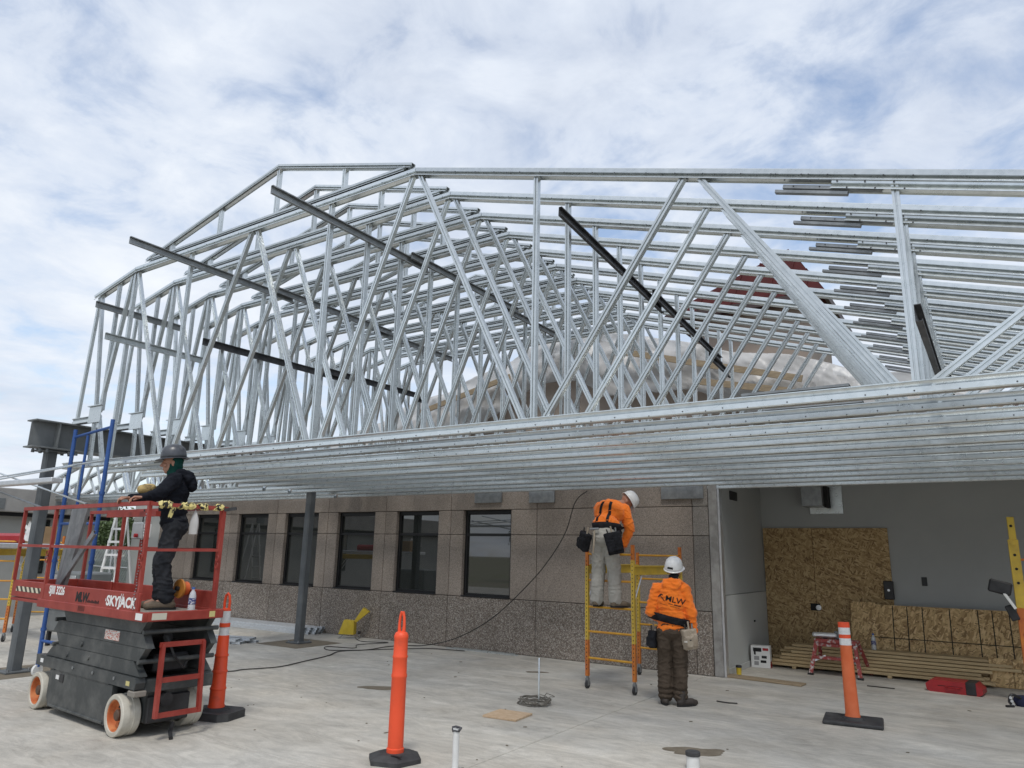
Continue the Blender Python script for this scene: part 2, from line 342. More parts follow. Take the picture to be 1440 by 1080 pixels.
    def build(s, name, m, parent=None): return link(name, s.mesh(name, m), parent)
def link(name, data, parent=None, mw=None):
    o = bpy.data.objects.new(name, data); COL.objects.link(o)
    if parent: o.parent = parent
    if mw is not None: o.matrix_local = mw
    return o
def tag(o, label, cat, group=None):
    o['label'] = label; o['category'] = cat
    if group: o['group'] = group
    return o
def thing(name, label, cat, loc=(0, 0, 0), rz=0., group=None):
    o = link(name, None); o.location = loc; o.rotation_euler = (0, 0, rz); o.empty_display_size = .1
    return tag(o, label, cat, group)
def kind(o, k): o['kind'] = k; return o
def copytree(o, parent=None):
    c = o.copy(); COL.objects.link(c); c.parent = parent
    for ch in o.children: copytree(ch, c)
    return c
def ordn(i): return ['first', 'second', 'third', 'fourth', 'fifth', 'sixth', 'seventh', 'eighth', 'ninth', 'tenth', 'eleventh', 'twelfth'][i]
def cprof(w, d, t=.003, lip=.012):
    # C section: w across the web, d flange depth; web on the -d/2 side
    a, b_ = w/2, d/2
    return [(-a, -b_), (a, -b_), (a, b_), (a-lip, b_), (a-lip, b_-t), (a-t, b_-t), (a-t, -b_+t), (-a+t, -b_+t), (-a+t, b_-t), (-a+lip, b_-t), (-a+lip, b_), (-a, b_)]
def uprof(w, d, t=.004):
    # chord: open towards +n (towards the webs), rolled ribs on both faces
    a, b_ = w/2, d/2; g = .020
    o_ = [(a, -b_-.006), (a-.007, -b_-.006), (a-.009, -b_), (a*.10, -b_+.024), (a*.02, -b_), (-a+.008, -b_), (-a, -b_+.008)]
    oo = o_+[(x, -y) for x, y in reversed(o_)]
    ii = [(a, b_-t+.004), (a-.012, b_-t), (a*.12, b_-.029), (-a*.02, b_-.012), (-a+t, b_-.014), (-a+t, -b_+.014), (-a*.02, -b_+.012), (a*.12, -b_+.029), (a-.012, -b_+t), (a, -b_+t-.004)]
    return oo+ii
def wprof(w, d):
    a, b_ = w/2, d/2; g = .010
    return [(-a, -b_), (-a*.25, -b_), (-a*.15, -b_+g), (a*.15, -b_+g), (a*.25, -b_), (a, -b_), (a, b_), (a*.25, b_), (a*.15, b_-g), (-a*.15, b_-g), (-a*.25, b_), (-a, b_)]
def textmesh(txt, size, m, name, parent=None, mw=None, shear=0., bold=0., sx=1., res=3):
    cu = bpy.data.curves.new('t', 'FONT'); cu.body = txt; cu.size = size; cu.shear = shear; cu.offset = bold; cu.align_x = 'CENTER'; cu.align_y = 'CENTER'; cu.resolution_u = res; cu.extrude = .0004
    o = bpy.data.objects.new('t', cu); COL.objects.link(o)
    dg = bpy.context.evaluated_depsgraph_get(); me = bpy.data.meshes.new_from_object(o.evaluated_get(dg))
    bpy.data.objects.remove(o); bpy.data.curves.remove(cu)
    for v in me.vertices: v.co.x *= sx
    me.materials.clear(); me.materials.append(m); me.name = name
    return link(name, me, parent, mw)
def frame(o, x, y):     # matrix: local x -> x, local y -> y, local z -> x cross y
    x, y = Vector(x).normalized(), Vector(y).normalized(); z = x.cross(y); M_ = Matrix((x, y, z)).transposed().to_4x4(); M_.translation = o; return M_
# ================================================================== SETTING
kind(MB().b2((-400, -300, -.40), (300, 500, -.12)).build('ground', earth), 'structure')
pav = kind(link('pavement', None), 'structure')
xs = [-28.35, -23.45, -18.55, -13.65, -8.75, -3.85, 1.05, 5.95, 10.8]; ys = [-9.0, -2.2, 4.55, 11.33, 16.5]
for i in range(len(xs)-1):
    for j in range(len(ys)-1):
        MB().b2((xs[i]+.005, ys[j]+.005, -.2), (xs[i+1]-.005, ys[j+1]-.005, 0), .005).build('slab', MATS['concrete'], pav)
def blob(name, c, rx, ry, m, parent, seed, rot=0., n=40, z=.004, amp=.3):
    vs = []
    for k in range(n):
        a = 2*pi*k/n; r = 1+amp*noise.fractal(Vector((cos(a)*1.3+seed, sin(a)*1.3, seed*.7)), 1., 2., 4)
        x, y = rx*r*cos(a), ry*r*sin(a); vs.append((c[0]+x*cos(rot)-y*sin(rot), c[1]+x*sin(rot)+y*cos(rot), z))
    mb = MB(); mb.add(vs+[(v[0], v[1], z-.003) for v in vs], [tuple(range(n))]+[(k, (k+1) % n, n+(k+1) % n, n+k) for k in range(n)])
    return mb.build(name, m, parent)
blob('mud_patch', (-2.5, 6.98), .26, .15, dirt, pav, 3.1, .5)
blob('mud_patch', (-6.85, 7.45), .28, .12, dirt, pav, 8.2, .55)
blob('mud_patch', (-6.0, 9.9), .16, .06, dirt, pav, 5.2, .5)
for k in range(46):                                   # crumbs of mortar and dirt on the slab
    x, y = random.uniform(-9, 1.5), random.uniform(5, 11)
    r = random.uniform(.005, .014)
    blob('dirt_crumb', (x, y), r*random.uniform(1, 2.2), r, dirt, pav, k*1.7, random.uniform(0, 3), 9, .006)
MB().b2((-11.72, 9.28, .001), (-10.62, 10.38, .005)).build('column_cutout', dirt, pav)
MB().b2((-11.95, 4.6, .001), (-10.95, 5.6, .005)).build('column_cutout', dirt, pav)
# ================================================================== BROWN OFFICE BUILDING
WY = 11.35
B = thing('office_building', 'low brown aggregate panel building with a row of black framed windows', 'building', (-11, WY, 0))
def bp(mb, name, m, parent=B):
    mb.v = [(x+11, y-WY, z) for x, y, z in mb.v]; return mb.build(name, m, parent)
wc = [-8.01-1.72*k for k in range(6)]; hw = .55
pil = [-8.87-1.72*k for k in range(6)]
J = .005
def panel(x0, x1, z0, z1, m, y=WY, d=.15):
    bp(MB().b2((x0+J, y, z0+J), (x1-J, y+d, z1-J), .006), 'wall_panel', m)
cuts = sorted([-18.75]+pil+[-6.9, -4.0, -3.74])
for a, b_ in zip(cuts, cuts[1:]):
    panel(a, b_, 0, .93, aggA, WY-.012, .16); panel(a, b_, 2.53, 3.12, aggC if b_ > -3.8 else aggB)
for z0, z1 in ((.93, 2.07), (2.07, 2.53)):
    panel(-6.9, -4.0, z0, z1, aggB); panel(-4.0, -3.74, z0, z1, aggC); panel(wc[0]+hw, -6.9, z0, z1, aggB)
    for k in range(6):
        r = wc[k]-hw; c = pil[k]; l_ = wc[k+1]+hw if k < 5 else -18.75
        panel(c, r, z0, z1, aggB)
        panel(l_, c, z0, z1, aggB)
bp(MB().b2((-18.74, WY+.155, 0), (-3.75, WY+.40, 3.2)), 'wall_core', mat('joint_mortar', (.13, .112, .098), .9))  # dark mortar-toned core showing through the panel joints
for k, c in enumerate(wc):
    f = MB(); y0, y1 = WY+.075, WY+.154; x0, x1, z0, z1 = c-hw+.002, c+hw-.002, .935, 2.525; t = .055
    f.b2((x0, y0, z0), (x0+t, y1, z1), .004); f.b2((x1-t, y0, z0), (x1, y1, z1), .004)
    f.b2((x0+t, y0+.002, z1-t-.02), (x1-t, y1, z1), .004); f.b2((x0+t, y0+.002, z0), (x1-t, y1, z0+t), .004); f.b2((x0+t, y0+.003, 2.045), (x1-t, y1, 2.095), .004)
    w = bp(f, 'window', winfr)
    for za, zb in ((z0+t, 2.045), (2.095, z1-t-.02)): bp(MB().b2((x0+t, y0+.04, za), (x1-t, y0+.052, zb)), 'pane', MATS['glass'], w)
    bp(MB().b2((c-hw+.004, WY-.02, .925), (c+hw-.004, WY+.073, .948), .004), 'sill', winfr, w)
bp(MB().b2((-3.735, WY-.008, 0), (-3.60, WY+.16, 3.12), .01), 'corner_jamb', mat('raw_concrete', (.24, .23, .215), .9, 0, (.37, .36, .34), 7, 9, bump=.35, bs=40))
bp(MB().b2((-3.598, WY+.02, 0), (-3.565, WY+.16, 3.12), .004), 'door_track', alum)
# open bay
bp(MB().b2((-3.80, WY+.165, 1.17), (-3.64, 14.12, 3.2)), 'bay_side_wall', drywall)
bp(MB().b2((-3.80, WY+.165, 0), (-3.625, 14.12, 1.162)), 'bay_side_board', drywall2)
bp(MB().b2((-4.0, 14.13, 0), (9.2, 14.4, 3.2)), 'bay_back_wall', drywall)
bp(MB().b2((9.0, WY, 0), (9.2, 14.12, 3.2)), 'bay_side_wall', drywall)
bp(MB().b2((-3.62, 11.6, .001), (-3.60, 14.1, .09), .002), 'base_trim', drywall2)
bp(MB().b2((-18.8, WY+.02, 3.205), (9.25, 17, 3.40), .01), 'roof_deck', mat('bay_ceiling', (.20, .20, .195), .8))
bp(MB().b2((-3.638, 12.17, 2.69), (-3.625, 12.58, 2.84), .003), 'air_register', winfr)
bp(MB().b2((-3.63, 13.2, .68), (-3.60, 13.23, .71), .004), 'wall_knob', winfr)
for x0, x1, z0 in ((-8.28, -7.66, 2.66), (-7.05, -6.52, 2.64), (-4.50, -3.80, 2.65)):
    bp(MB().b2((x0, WY-.045, z0), (x1, WY-.003, z0+.30), .004), 'bracket_plate', galvd)
# upper gable, behind the trusses
AP = (-7.1, 6.25); bp(MB().prism([(-14.2, 3.41), (.4, 3.41), (.4, 4.2), AP, (-14.2, 4.2)], 1, 13.6, 23.0), 'upper_gable', tan)
for sgn, xe in ((-1, -14.9), (1, 1.1)):
    ze = 6.33-.283*abs(xe-AP[0]); bp(MB().prism([(AP[0]+.01*sgn, 6.33), (xe, ze), (xe, ze+.12), (AP[0]+.01*sgn, 6.45)], 1, 13.9, 23.5), 'gable_roof', redroof)
# pale band of older roof rubble left of gable
# hip-roofed tower behind
T = thing('roof_tower', 'tan square tower with a dark red hipped metal roof behind the bay', 'tower', (-5.85, 24.3, 0))
def tp(mb, name, m, parent=T):
    mb.v = [(x+5.85, y-24.3, z) for x, y, z in mb.v]; return mb.build(name, m, parent)
tp(MB().b2((-7.6, 22.5, 0), (-4.05, 26.2, 9.52)), 'tower_wall', tan)
A_ = Vector((-4.85, 24.3, 12.1)); E4 = [Vector(p) for p in ((-8.45, 22.0, 9.62), (-3.45, 22.0, 9.62), (-3.45, 26.8, 9.62), (-8.45, 26.8, 9.62))]
rf = tp(MB().add(E4+[A_]+[p-Vector((0, 0, .12)) for p in E4], [(0, 1, 4), (1, 2, 4), (2, 3, 4), (3, 0, 4), (8, 7, 6, 5), (0, 1, 6, 5), (1, 2, 7, 6), (2, 3, 8, 7), (3, 0, 5, 8)]), 'hip_roof', redroof)
for a, b_ in ((0, 1), (1, 2)):
    for k in range(1, 9):
        t = k/9; p = E4[a].lerp(E4[b_], t); foot = p+Vector((0, 0, .02)); mid = (A_-E4[a]).lerp(A_-E4[b_], t)
        q = foot.lerp(A_+Vector((0, 0, .02)), 1-abs(2*t-1)*.98) if False else None
        # seam runs up the slope until it meets the hip line
        n_ = (E4[b_]-E4[a]).normalized(); h_t = max(0., 1-(abs((p-E4[a]).dot(n_)-(A_-E4[a]).dot(n_)))/(((A_-E4[a]).dot(n_)) if (p-E4[a]).dot(n_) < (A_-E4[a]).dot(n_) else ((E4[b_]-A_).dot(n_))))
        base = E4[a]+n_*((A_-E4[a]).dot(n_)); up = A_-base
        if h_t > .03: tp(MB().bar(foot, foot+up*h_t, .03, .05, n_), 'roof_seam', redroof, rf)
for a, b_ in ((0, 1), (1, 2)): tp(MB().bar(E4[a]+Vector((0, 0, -.13)), E4[b_]+Vector((0, 0, -.13)), .10, .22, (0, 0, 1)), 'eave_shadow_fascia', mat('eave_shadow_brown', (.05, .03, .028), .6), rf)  # fascia coloured dark to stand in for the shadow under the eave
# plastic sheeting draped over the gable end
vs = []; nu, nv = 300, 44
for i in range(nu+1):
    x = -16.2+i*(16.4/nu); top = 6.55-.285*abs(x+7.1)
    for j in range(nv+1):
        t = j/nv
        drop = 1.15+.55*noise.noise(Vector((x*.55, 3.3, 0)))+.12*noise.noise(Vector((x*3, 1, 0)))
        z = top-t*drop+.10*noise.noise(Vector((x*.9, t*2, 5)))
        f = .10*noise.noise(Vector((x*2.2+z*1.1, z*.7, 1)))+.035*(1-2.4*abs(noise.noise(Vector((x*4.5-z*3, z*1.7, 7)))))+.016*(1-2.4*abs(noise.noise(Vector((x*9+z*6, z*4, 3)))))+.16*noise.noise(Vector((x*.6, z*2.6, 2)))
        vs.append((x, 13.25+f-(.12*sin(t*pi)), z))
    # fold over the ridge
fs = [(i*(nv+1)+j, (i+1)*(nv+1)+j, (i+1)*(nv+1)+j+1, i*(nv+1)+j+1) for i in range(nu) for j in range(nv)]
mb = MB(); mb.add(vs, fs, True); tarp = mb.build('plastic_sheeting', MATS['tarp']); tag(tarp, 'crumpled translucent plastic sheeting hung over the brown gable behind the trusses', 'plastic sheet')
md = tarp.modifiers.new('t', 'SOLIDIFY'); md.thickness = .004
for p0, p1 in (((-5.9, 12.92, 5.75), (-2.5, 12.92, 4.80)), ((-4.3, 12.90, 4.95), (-1.9, 12.90, 4.42)), ((-11.2, 12.92, 4.95), (-8.6, 12.92, 5.55))):
    tag(MB().bar(p0, p1, .12, .04, (0, 1, 0)).build('batten_board', plank_m), 'brown timber batten pinning the plastic sheeting on the gable', 'board', 'battens on the plastic sheeting')
# ================================================================== LEFT WING, FENCE, TREES
Wg = thing('side_wing', 'pale grey rendered wing with a deep fascia beyond the lift', 'building', (-22, 5, 0))
def wp(mb, name, m, parent=Wg):
    mb.v = [(x+22, y-5, z) for x, y, z in mb.v]; return mb.build(name, m, parent)
wp(MB().b2((-27, -3, 0), (-19.9, 10.3, 2.35)), 'wing_wall', lwall)
wp(MB().b2((-27.3, -3.3, 2.44), (-19.55, 10.6, 3.0), .02), 'fascia', fascia_m)
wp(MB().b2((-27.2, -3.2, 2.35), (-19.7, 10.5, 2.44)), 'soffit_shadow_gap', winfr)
for y in (8.75, 3.6):
    f = wp(MB().b2((-19.9, y, 1.0), (-19.86, y+.35, 2.3), .004), 'window', winfr); wp(MB().b2((-19.865, y+.04, 1.05), (-19.852, y+.31, 2.25)), 'pane', MATS['glass'], f)
for y in (7.6, 9.0): wp(MB().b2((-19.56, y, 2.5), (-19.53, y+.28, 2.75), .004), 'vent_plate', primer)
Pw = tag(MB().b2((-20.1, 11.37, 0), (-18.79, 11.9, 2.9), .01).build('grey_return_wall', drywall2), 'plain pale grey wall stub at the end of the brown window wall', 'wall')
Fn = thing('chain_link_fence', 'chain link fence on grey posts with green privacy mesh beyond the gap', 'fence', (-29, 15.5, 0))
for k in range(7):
    MB().tube([(-5+k*1.8, 0, 0), (-5+k*1.8, 0, 1.7)], .03, 8).build('post', alum, Fn)
for z in (.06, .9, 1.66): MB().tube([(-5, 0, z), (5.8, 0, z)], .02, 6).build('rail', alum, Fn)
mb = MB()
for k in range(90):
    x = -5+k*.12; mb.bar((x, 0, .05), (x+1.6 if x+1.6 < 5.8 else 5.8, 0, 1.65 if x+1.6 < 5.8 else .05+(5.8-x)), .008, .008); mb.bar((x, .01, 1.65), (x+1.6 if x+1.6 < 5.8 else 5.8, .01, .05 if x+1.6 < 5.8 else 1.65-(5.8-x)), .008, .008)
kind(mb.build('wire_mesh', alum, Fn), 'stuff')
MB().b2((-5, .03, .05), (5.8, .035, 1.15)).build('privacy_mesh', mat('green_mesh', (.03, .055, .04), .9, 0, (.05, .08, .06), 8), Fn)
leafA = mat('leaf_green', (.045, .075, .022), .7, 0, (.085, .12, .04), 2.2, 5, rand=.1); bark = mat('bark', (.10, .075, .05), .9, 0, (.16, .12, .08), 9, 9, bump=.4)
def tree(loc, h, rad, seed, label, nleaf=2600):
    rn = random.Random(seed); t = thing('broadleaf_tree', label, 'tree', loc, 0, 'trees round the site')
    mb = MB(); top = Vector((rn.uniform(-.2, .2), rn.uniform(-.2, .2), h*.62)); mb.tube([(0, 0, -.1), (.05, 0, h*.2), top], [h*.03, h*.024, h*.012], 8)
    cl = []
    for k in range(16):
        a = rn.uniform(0, 2*pi); q = Vector((cos(a)*rad*rn.uniform(.25, .85), sin(a)*rad*rn.uniform(.25, .85), h*rn.uniform(.38, .92)))
        s_ = Vector((0, 0, h*rn.uniform(.2, .5))); mb.tube([s_, s_.lerp(q, .6)+Vector((0, 0, .1)), q], [h*.011, h*.007, h*.003], 5); cl.append((q, rad*rn.uniform(.28, .5)))
    mb.build('trunk', bark, t); lb = MB()
    for k in range(nleaf):
        q, r = cl[k % 16]; d = Vector((rn.gauss(0, 1), rn.gauss(0, 1), rn.gauss(0, .8))).normalized()*r*rn.random()**.45
        p = q+d; n1 = Vector((rn.gauss(0, 1), rn.gauss(0, 1), rn.gauss(0, 1))).normalized(); n2 = n1.orthogonal().normalized(); s_ = rn.uniform(.07, .15)
        lb.add([p-n1*s_, p+n2*s_*.5, p+n1*s_, p-n2*s_*.5], [(0, 1, 2, 3)])
    kind(lb.build('crown', leafA, t), 'stuff')
tree((-38.5, 20.5, 0), 3.4, 2.6, 1, 'green tree showing over the chain link fence, beside the wing')
tree((-46, 25, 0), 3.8, 3.2, 2, 'broad green tree far behind the chain link fence')
tree((-33.0, 18.2, 0), 2.8, 2.0, 3, 'small bushy tree close behind the chain link fence')
for k, (x, y, h) in enumerate(((-15, -22, 5), (-21, -25, 6), (-10, -24, 5.5), (-27, -22, 5))):
    tree((x, y, 0), h, 2.6, 20+k, 'roadside tree across from the window wall', 1800)
# ================================================================== ROOF TRUSSES
UP = uprof(.088, .082); UPT = uprof(.062, .075)
mem = []
def member(name, prof, p0, p1, m=galv, flip=False, y=0.):
    a, b_ = Vector((p0[0], y, p0[1])), Vector((p1[0], y, p1[1]))
    mem.append((name, MB().ext(prof, a, b_, (0, -1, 0) if flip else (0, 1, 0)).mesh(name, m)))
wi = [0]
def web(p0, p1, w=.047):
    wi[0] += 1; member('web', wprof(w, .043+.003*(wi[0] % 5)), p0, p1)
c_ = .046
# chords (profile opens towards the webs)
member('top_chord', UP, (-11.27, 5.455), (-10.19, 5.69), flip=False)
member('top_chord', UP, (-10.20, 5.694), (-4.79, 5.714))
member('top_chord', UP, (-4.785, 5.712), (4.72, 2.86))
member('bottom_chord', UP, (-11.42, 2.845), (4.80, 2.845), flip=True)
member('cap_chord', UPT, (-9.95, 5.785), (-4.95, 5.80)); member('cap_chord', UPT, (-9.92, 5.80), (-7.12, 6.47)); member('cap_chord', UPT, (-7.12, 6.468), (-4.86, 5.81))
member('splice_chord', UP, (-.72, 4.425), (4.60, 2.83), y=.004)
member('splice_channel', cprof(.028, .045), (-1.06, 4.496), (-.40, 4.298), galvd); member('splice_channel', cprof(.022, .045), (-1.12, 4.474), (-.62, 4.324), galvd)
member('splice_channel', cprof(.018, .09), (-1.45, 2.905), (-.72, 2.905), galvd)
for x, z in ((-8.27, 6.16), (-7.12, 6.42), (-5.91, 6.08), (-9.35, 5.93)): web((x, 5.80), (x, z), .05)
for a, b_ in (((-11.16, 5.44), (-11.27, 3.53)), ((-11.10, 5.46), (-10.76, 3.62)), ((-10.63, 5.56), (-10.60, 3.62)), ((-10.27, 5.65), (-10.66, 3.60)), ((-10.2, 5.66), (-10.2, 2.86)),
              ((-10.15, 5.66), (-8.95, 2.86)), ((-8.83, 5.68), (-8.83, 2.86)), ((-7.55, 5.68), (-8.73, 2.86)), ((-7.44, 5.68), (-6.18, 2.86)), ((-6.09, 5.68), (-6.09, 2.86)),
              ((-4.84, 5.68), (-5.98, 2.86)), ((-4.74, 5.67), (-3.37, 2.86)), ((-3.27, 5.22), (-3.27, 2.86)), ((-1.84, 4.80), (-3.16, 2.86)), ((-1.70, 4.75), (-.46, 2.86)), ((-1.66, 4.68), (-.40, 2.83)),
              ((-.32, 4.33), (-.32, 2.86)), ((1.12, 3.88), (-.24, 2.86)), ((1.24, 3.85), (2.46, 2.86)), ((2.55, 3.45), (2.55, 2.86)), ((3.6, 3.12), (2.64, 2.86))): web(a, b_)
web((-10.76, 3.55), (-10.72, 2.86), .05); web((-10.66, 3.55), (-10.38, 2.86), .05)
member('heel_channel', UP, (-11.33, 3.502), (-10.66, 3.502), flip=True)
mem.append(('gusset_plate', MB().box((-10.69, -.046, 3.56), (.33, .006, .24)).mesh('gusset_plate', galv)))
mem.append(('gusset_plate', MB().box((-10.69, -.052, 3.685), (.36, .05, .012)).mesh('gusset_plate', galv)))
sc_ = MB()
for a, b_ in (((-10.2, 5.70), (-4.8, 5.72)), ((-4.7, 5.69), (-.8, 4.52)), ((-10.9, 2.83), (2, 2.83))):
    for k in range(60 if b_[0] > 0 else 30):
        t = (k+.5)/(60 if b_[0] > 0 else 30)+.006*sin(k*5.1); sc_.lathe([(.006, 0), (.004, .006)], (a[0]+(b_[0]-a[0])*t, -.042, a[1]+(b_[1]-a[1])*t-.02+.012*(k % 2)), 5, (0, -1, 0))
for k in range(16): sc_.lathe([(.007, 0), (.004, .006)], (-1.1+k*.06, -.045, 4.60-k*.018-.05*(k % 3)), 5, (0, -1, 0))
screws = sc_.mesh('screw_heads', darkst)
TY = [5.3+.61*i for i in range(11)]
for i, y in enumerate(TY):
    t = thing('roof_truss', f'{ordn(i)} tall galvanised roof truss counting from the free end of the girder', 'roof truss', (0, y, 0), 0, 'galvanised roof trusses over the canopy')
    for n_, me in mem: link(n_, me, t)
    if i < 3: kind(link('screw_heads', screws, t), 'stuff')
# low trusses running out over the window wall on the left
mem = []; wi[0] = 0
member('bottom_chord', UP, (-21.2, 2.845), (-11.6, 2.845), flip=True); member('top_chord', UP, (-21.2, 2.94), (-18.2, 3.72)); member('top_chord', UP, (-18.2, 3.72), (-11.6, 3.72))
xb = [-20.0, -18.6, -17.4, -16.2, -15.0, -13.8, -12.6]
for k, x in enumerate(xb):
    zt = min(3.70, 2.94+.26*(x+21.2)); web((x, 2.86), (x, zt), .045); x2 = x+.6; zt2 = min(3.70, 2.94+.26*(x2+21.2))
    web((x+.05, 2.86), (x2, zt2), .045); web((x2+.06, zt2), (x+1.15, 2.86), .045)
for i, y in enumerate((9.02, 9.63, 10.24, 10.85)):
    t = thing('low_truss', f'{ordn(i)} shallow sloping truss towards the window wall, left of the girder', 'roof truss', (0, y, 0), 0, 'shallow trusses at the left')
    for n_, me in mem: link(n_, me, t)
# lateral bracing channels
def brace(x, z, y0, y1, m, label, grp, z1=None, w=.095, d=.035, lap=2.2, flip=1):
    y = y0; k = 0; L_ = y1-y0
    while y < y1-.2:
        e = min(y+2.6, y1); zz0 = z+(z1-z)*(y-y0)/L_ if z1 else z; zz1 = z+(z1-z)*(e-y0)/L_ if z1 else z
        dx = .045*(k % 2)*flip; dz = .05*(k % 2)
        o = tag(MB().ext(cprof(w, d), (x+dx, y, zz0+dz), (x+dx, e, zz1+dz), (flip, 0, 0)).build('bracing_channel', m), label, 'bracing', grp); y += lap; k += 1
brace(-3.16, 4.95, 5.55, 10.9, darkst, 'dark steel bracing channel running across the truss verticals right of the ridge', 'dark bracing right of the ridge', 4.5)
brace(-6.02, 5.44, 4.40, 10.9, galvd, 'grey bracing channel high on the verticals, its end poking out below the cap', 'upper bracing below the ridge', 5.46)
brace(-8.72, 5.48, 4.38, 11.0, galvd, 'grey bracing channel high on the left verticals, its end poking out past the first truss', 'upper bracing on the left verticals', 5.5)
brace(-8.72, 4.45, 5.55, 10.2, darkst, 'dark bracing channel half way up the left truss verticals', 'middle bracing on the left verticals', 4.5)
brace(-10.52, 5.12, 4.95, 6.3, galvd, 'short grey bracing channel right under the eave bend', 'eave bracing')
brace(-10.12, 4.58, 4.95, 6.55, galv, 'short galvanised bracing channel below the eave bend', 'lower eave bracing')
brace(-.21, 3.02, 4.2, 7.2, darkst, 'short dark bracing channel low on the stacked verticals near the splice', 'low bracing', 3.1)
# ================================================================== GIRDERS AND COLUMNS
def girder(x, y0, y1, z0, z1, label):
    gth = thing('steel_girder', label, 'girder', (x, y0, z0)); h = z1-z0; L_ = y1-y0
    MB().b2((-.14, 0, 0), (.14, L_, .02), .002).build('flange', primer, gth); MB().b2((-.14, 0, h-.02), (.14, L_, h), .002).build('flange', primer, gth)
    MB().b2((-.008, .001, .02), (.008, L_-.001, h-.02)).build('girder_web', primer, gth)
    for yy in (.33, L_*.5, L_-.4):
        for s_ in (-1, 1): MB().b2((.008*s_, yy, .02), (.125*s_, yy+.015, h-.02)).build('stiffener', primer, gth)
    for yy in (.12, .22, .52, .62):
        for xx in (-.1, .1): MB().lathe([(.022, -.055), (.022, -.012), (.012, -.012), (.012, .0)], (xx, yy, 0), 6).build('bolt', primer, gth)
    return gth
def column(x, y, h, label, s_=.145):
    c = thing('steel_column', label, 'column', (x, y, 0), 0, 'grey steel columns'); a = s_/2; q = .018
    prof = [(-a, -a+q), (-a+q, -a), (a-q, -a), (a, -a+q), (a, a-q), (a-q, a), (-a+q, a), (-a, a-q)]
    MB().ext(prof, (0, 0, .03), (0, 0, h-.02), (0, 1, 0)).build('shaft', primer2, c)
    MB().b2((-.17, -.17, .006), (.17, .17, .03), .004).build('base_plate', primer2, c); MB().b2((-.15, -.2, h-.022), (.15, .2, h-.002), .003).build('cap_plate', primer2, c)
    for sx in (-1, 1):
        for sy in (-1, 1): MB().lathe([(.016, .03), (.016, .06)], (sx*.13, sy*.13, 0), 6).build('anchor_bolt', galvd, c)
girder(-11.33, 4.72, 11.2, 3.055, 3.453, 'deep grey primed steel girder carrying the left ends of the trusses')
column(-11.43, 5.08, 3.05, 'grey steel column under the free end of the girder')
column(-11.2, 9.84, 3.05, 'grey steel column standing in a square cutout in front of the windows')
girder(4.65, 4.72, 11.2, 2.40, 2.795, 'grey steel girder carrying the right ends of the trusses')
column(4.65, 5.08, 2.395, 'grey steel column under the free end of the right girder'); column(4.65, 10.6, 2.395, 'grey steel column at the bay end of the right girder')
# ================================================================== SCISSOR LIFT
LA = radians(-4.2); LO = Vector((-6.82, 4.04, 0))
L = thing('scissor_lift', 'red and grey scissor lift with cream tyres, lowered, a man on its deck', 'scissor lift', LO, LA)
def lw(u, v, z): return Vector((LO.x+u*cos(LA)-v*sin(LA), LO.y+u*sin(LA)+v*cos(LA), z))
ch = MB(); ch.b2((-1.72, .05, .13), (-.42, .68, .42), .015)
ch.b2((-2.1, .16, .12), (.02, .57, .40), .01)
ch.build('chassis', liftgrey, L)
for v0, v1 in ((.0, .05), (.68, .73)):
    mb = MB(); mb.prism([(-1.70, .07), (-.40, .07), (-.33, .16), (-.33, .43), (-1.76, .43), (-1.76, .16)], 1, v0, v1); c = mb.build('side_cover', liftgrey, L)
    MB().b2((-1.62, v0-.004, .425), (-.42, v1+.004, .44), .002).build('cover_lip', liftgrey, c)
    MB().b2((-1.68, v0-.012, .075), (-.44, v1+.004, .10), .004).build('skirt', liftgrey, c)
for v0, v1 in ((-.01, .08), (.65, .74)):
    MB().prism([(-2.12, .44), (.10, .44), (.12, .50), (.10, .545), (-2.14, .545)], 1, v0, v1).build('frame_rail', liftgrey, L)
MB().b2((-.02, .09, .40), (.10, .64, .52), .01).build('cross_beam', liftgrey, L); MB().b2((.0, .16, .12), (.06, .57, .36), .01).build('end_panel', black, L)
MB().lathe([(.06, -.05), (.06, .05)], (.08, .30, .33), 14, (1, 0, 0)).build('motor_housing', black, L)
for u in (-2.0, -.19):
    for v, sg in ((.06, -1), (.68, 1)):
        R_, w2 = .187, .085
        t = MB().lathe([(R_-.05, -w2), (R_-.008, -w2), (R_-.001, -w2+.008), (R_, -.02), (R_-.006, -.017), (R_-.006, .017), (R_, .02), (R_-.001, w2-.008), (R_-.008, w2), (R_-.042, w2), (R_-.05, w2-.012), (R_-.055, 0)], (0, 0, 0), 40, (0, sg, 0), cap=False).build('tyre', tyre, L); t.location = (u, v, R_)
        r = MB().lathe([(R_-.048, w2-.008), (R_-.056, w2-.014), (R_-.066, .015), (.10, .005), (.05, .012), (.045, .03), (.0001, .032)], (0, 0, 0), 28, (0, sg, 0), cap=False).build('rim', rimo, L); r.location = (u, v, R_)
        for k in range(5): MB().lathe([(.008, 0), (.008, .012)], (cos(k*1.2566)*.075, sg*-.022*-1-sg*.045, sin(k*1.2566)*.075), 6, (0, sg, 0)).build('wheel_nut', galvd, r)
for u in (-2.0, -.19):
    MB().lathe([(.05, 0), (.05, .035), (.038, .045), (.0, .045)], (u, .040, .187), 18, (0, -1, 0)).build('hub', mat('dark_hub', (.09, .05, .03), .6), L)  # dark brown hub disc set against the plain orange rim
    for k in range(6): MB().lathe([(.014, 0), (.014, .004)], (u+cos(k*1.047+.3)*.083, .0545, .187+sin(k*1.047+.3)*.083), 10, (0, -1, 0)).build('rim_hole', ink, L)
